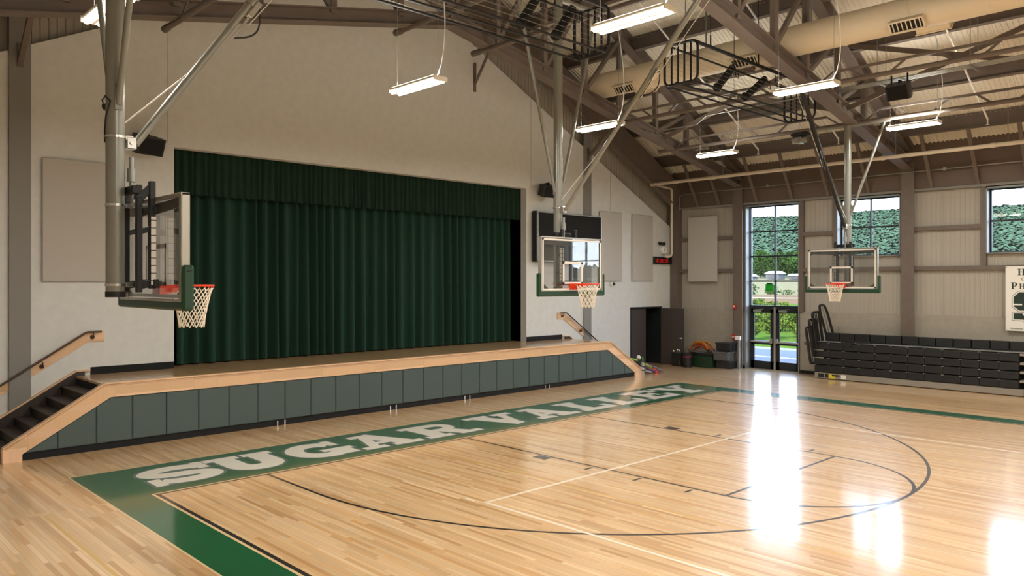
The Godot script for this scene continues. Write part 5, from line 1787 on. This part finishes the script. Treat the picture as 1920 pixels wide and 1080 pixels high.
func build_outside() -> void:
	M.bark = hex("483c33", 0.9)
	M.leaf = mat(Color(1, 1, 1), 0.8)
	M.leaf.vertex_color_use_as_albedo = true
	M.leaf.backlight_enabled = true
	M.leaf.backlight = Color(0.35, 0.4, 0.2)
	M.forest = mat(Color(1, 1, 1), 0.95)
	M.forest.vertex_color_use_as_albedo = true
	M.clump_mesh = leaf_clump(5)
	for k in ["bark", "leaf", "forest"]:
		M[k].specular_mode = BaseMaterial3D.SPECULAR_DISABLED
	struct("paving", strip(13.8, 23.0, 4), dull(mat(Color(1, 1, 1), 0.9), noise_tex(31, 0.05, Color.html("56575b"), Color.html("5e5f61")), 0.3), "grey paved yard outside the glass doors", "paving")
	put("yard_line", mb().span(Vector3(18.4, -0.05, -40), Vector3(18.55, -0.046, 40)), M.white, get_node("paving"))
	struct("lawn", strip(23.0, 92.0, 12), dull(mat(Color(1, 1, 1), 0.95), noise_tex(32, 0.05, Color.html("293a13"), Color.html("384a1b")), 0.15), "green grass beyond the paved yard", "lawn")
	struct("tilled_field", strip(92.0, 160.0, 8), dull(mat(Color(1, 1, 1), 0.95), noise_tex(33, 0.02, Color.html("423629"), Color.html("504233")), 0.05), "bare tan field beyond the lawn", "field")
	put("farm_road", mb().span(Vector3(128.0, -0.05, -500), Vector3(133.0, -0.02, 500)), hex("655e55", 0.9), get_node("tilled_field"))
	struct("meadow", strip(160.0, 400.0, 14), dull(mat(Color(1, 1, 1), 0.95), noise_tex(34, 0.01, Color.html("484635"), Color.html("534f3e")), 0.02), "pale meadow in front of the barns", "meadow")
	struct("hill", strip(400.0, 1900.0, 40), dull(mat(Color(1, 1, 1), 0.95), noise_tex(35, 0.05, Color.html("192216"), Color.html("202c1d")), 0.1), "long wooded ridge filling the windows", "hill")
	# the wood on the ridge: nobody could count it
	rng.seed = 99
	var xs := []
	var cs := []
	for i in 72000:
		var x := rng.randf_range(485, 1490)
		var z := rng.randf_range(-1120, 20) if i < 62000 else rng.randf_range(-1900, 1500)
		var w := (5.0 * sin(z * 0.0055) + 3.0 * sin(z * 0.0135 + 1.0)) * clampf((x - 520) / 600, 0, 1)
		var s := rng.randf_range(2.4, 4.4)
		xs.append(Transform3D(Basis.from_euler(Vector3(0, rng.randf() * TAU, 0)).scaled(Vector3(s, s * rng.randf_range(1.2, 2.0), s)), Vector3(x, ground_y(x, z) + w + s * 0.7, z)))
		var k := rng.randf_range(0.6, 1.35)
		cs.append(Color(0.022 * k, 0.041 * k * rng.randf_range(0.92, 1.05), 0.027 * k))
	var fo := copies("forest", blob(4), M.forest, xs, cs, self)
	tag(fo, "dense green forest covering the ridge outside the windows", "forest")
	for i in 16:
		var z := -212.0 + i * 4.2 + rng.randf_range(-1.5, 1.5)
		tree("field_tree", "leafy tree in the row behind the distant white barns", "trees behind the barns", Vector3(372 + rng.randf_range(-8, 12), ground_y(372) - 0.3, z), rng.randf_range(9, 15), rng.randf_range(4, 6), 400 + i, Color(0.0175, 0.0367, 0.0096), 150)
	rng.seed = 123
	for i in 24:
		var z := -104.0 + i * 2.0 + rng.randf_range(-0.7, 0.7)
		var hh := rng.randf_range(1.1, 1.9) if i % 3 else rng.randf_range(2.3, 3.0)
		tree("hedge_bush", "green bush in the hedgerow between tan field and meadow", "bushes of the hedgerow", Vector3(166 + rng.randf_range(-4, 4), -0.05, z), hh, 1.7, 600 + i, Color(0.0149, 0.0333, 0.0061), 110)
	rng.seed = 321
	for i in 24:
		var x := rng.randf_range(25, 37)
		var z := -0.52 * x + 5.5 + (i % 12 - 5.5) * 0.6 + rng.randf_range(-0.4, 0.4)
		tree("sapling", "bright green young tree on the lawn just past the paved yard", "saplings on the lawn", Vector3(x, -0.05, z), rng.randf_range(1.3, 2.15), rng.randf_range(0.4, 0.62), 800 + i, Color(0.0394, 0.0656, 0.0105), 130)
	var barns := [["broad white-roofed barn with dark open side in the door window", Vector3(338, 4.9, -169.5), Vector3(6.5, 2.0, 6.5)], ["low white shed left of the broad barn", Vector3(346, 4.9, -186.5), Vector3(5, 0.9, 4)], ["long low white shed right of the broad barn", Vector3(342, 4.9, -160.5), Vector3(5, 1.1, 6)]]
	for b in barns:
		var t := thing("barn", b[0], "barn", b[1], 0, "white farm buildings across the meadow")
		var s: Vector3 = b[2]
		put("wall", mb().span(Vector3(-s.x / 2, -0.5, -s.z / 2), Vector3(s.x / 2, s.y, s.z / 2)), hex("303337", 0.8), t)
		put("roof", mb().prism(PackedVector2Array([Vector2(-s.x / 2 - 0.4, s.y), Vector2(s.x / 2 + 0.4, s.y), Vector2(s.x / 2 + 0.4, s.y + 0.3), Vector2(0, s.y + s.x * 0.2), Vector2(-s.x / 2 - 0.4, s.y + 0.3)]), Transform3D(Basis.IDENTITY, Vector3(0, 0, -s.z / 2 - 0.4)), s.z + 0.8), hex("9fa0a2", 0.5), t)
		put("opening", mb().span(Vector3(-s.x / 2 - 0.06, -0.4, -s.z * 0.3), Vector3(-s.x / 2 + 0.02, s.y * 0.8, s.z * 0.35)), hex("292a2e", 0.9), t)
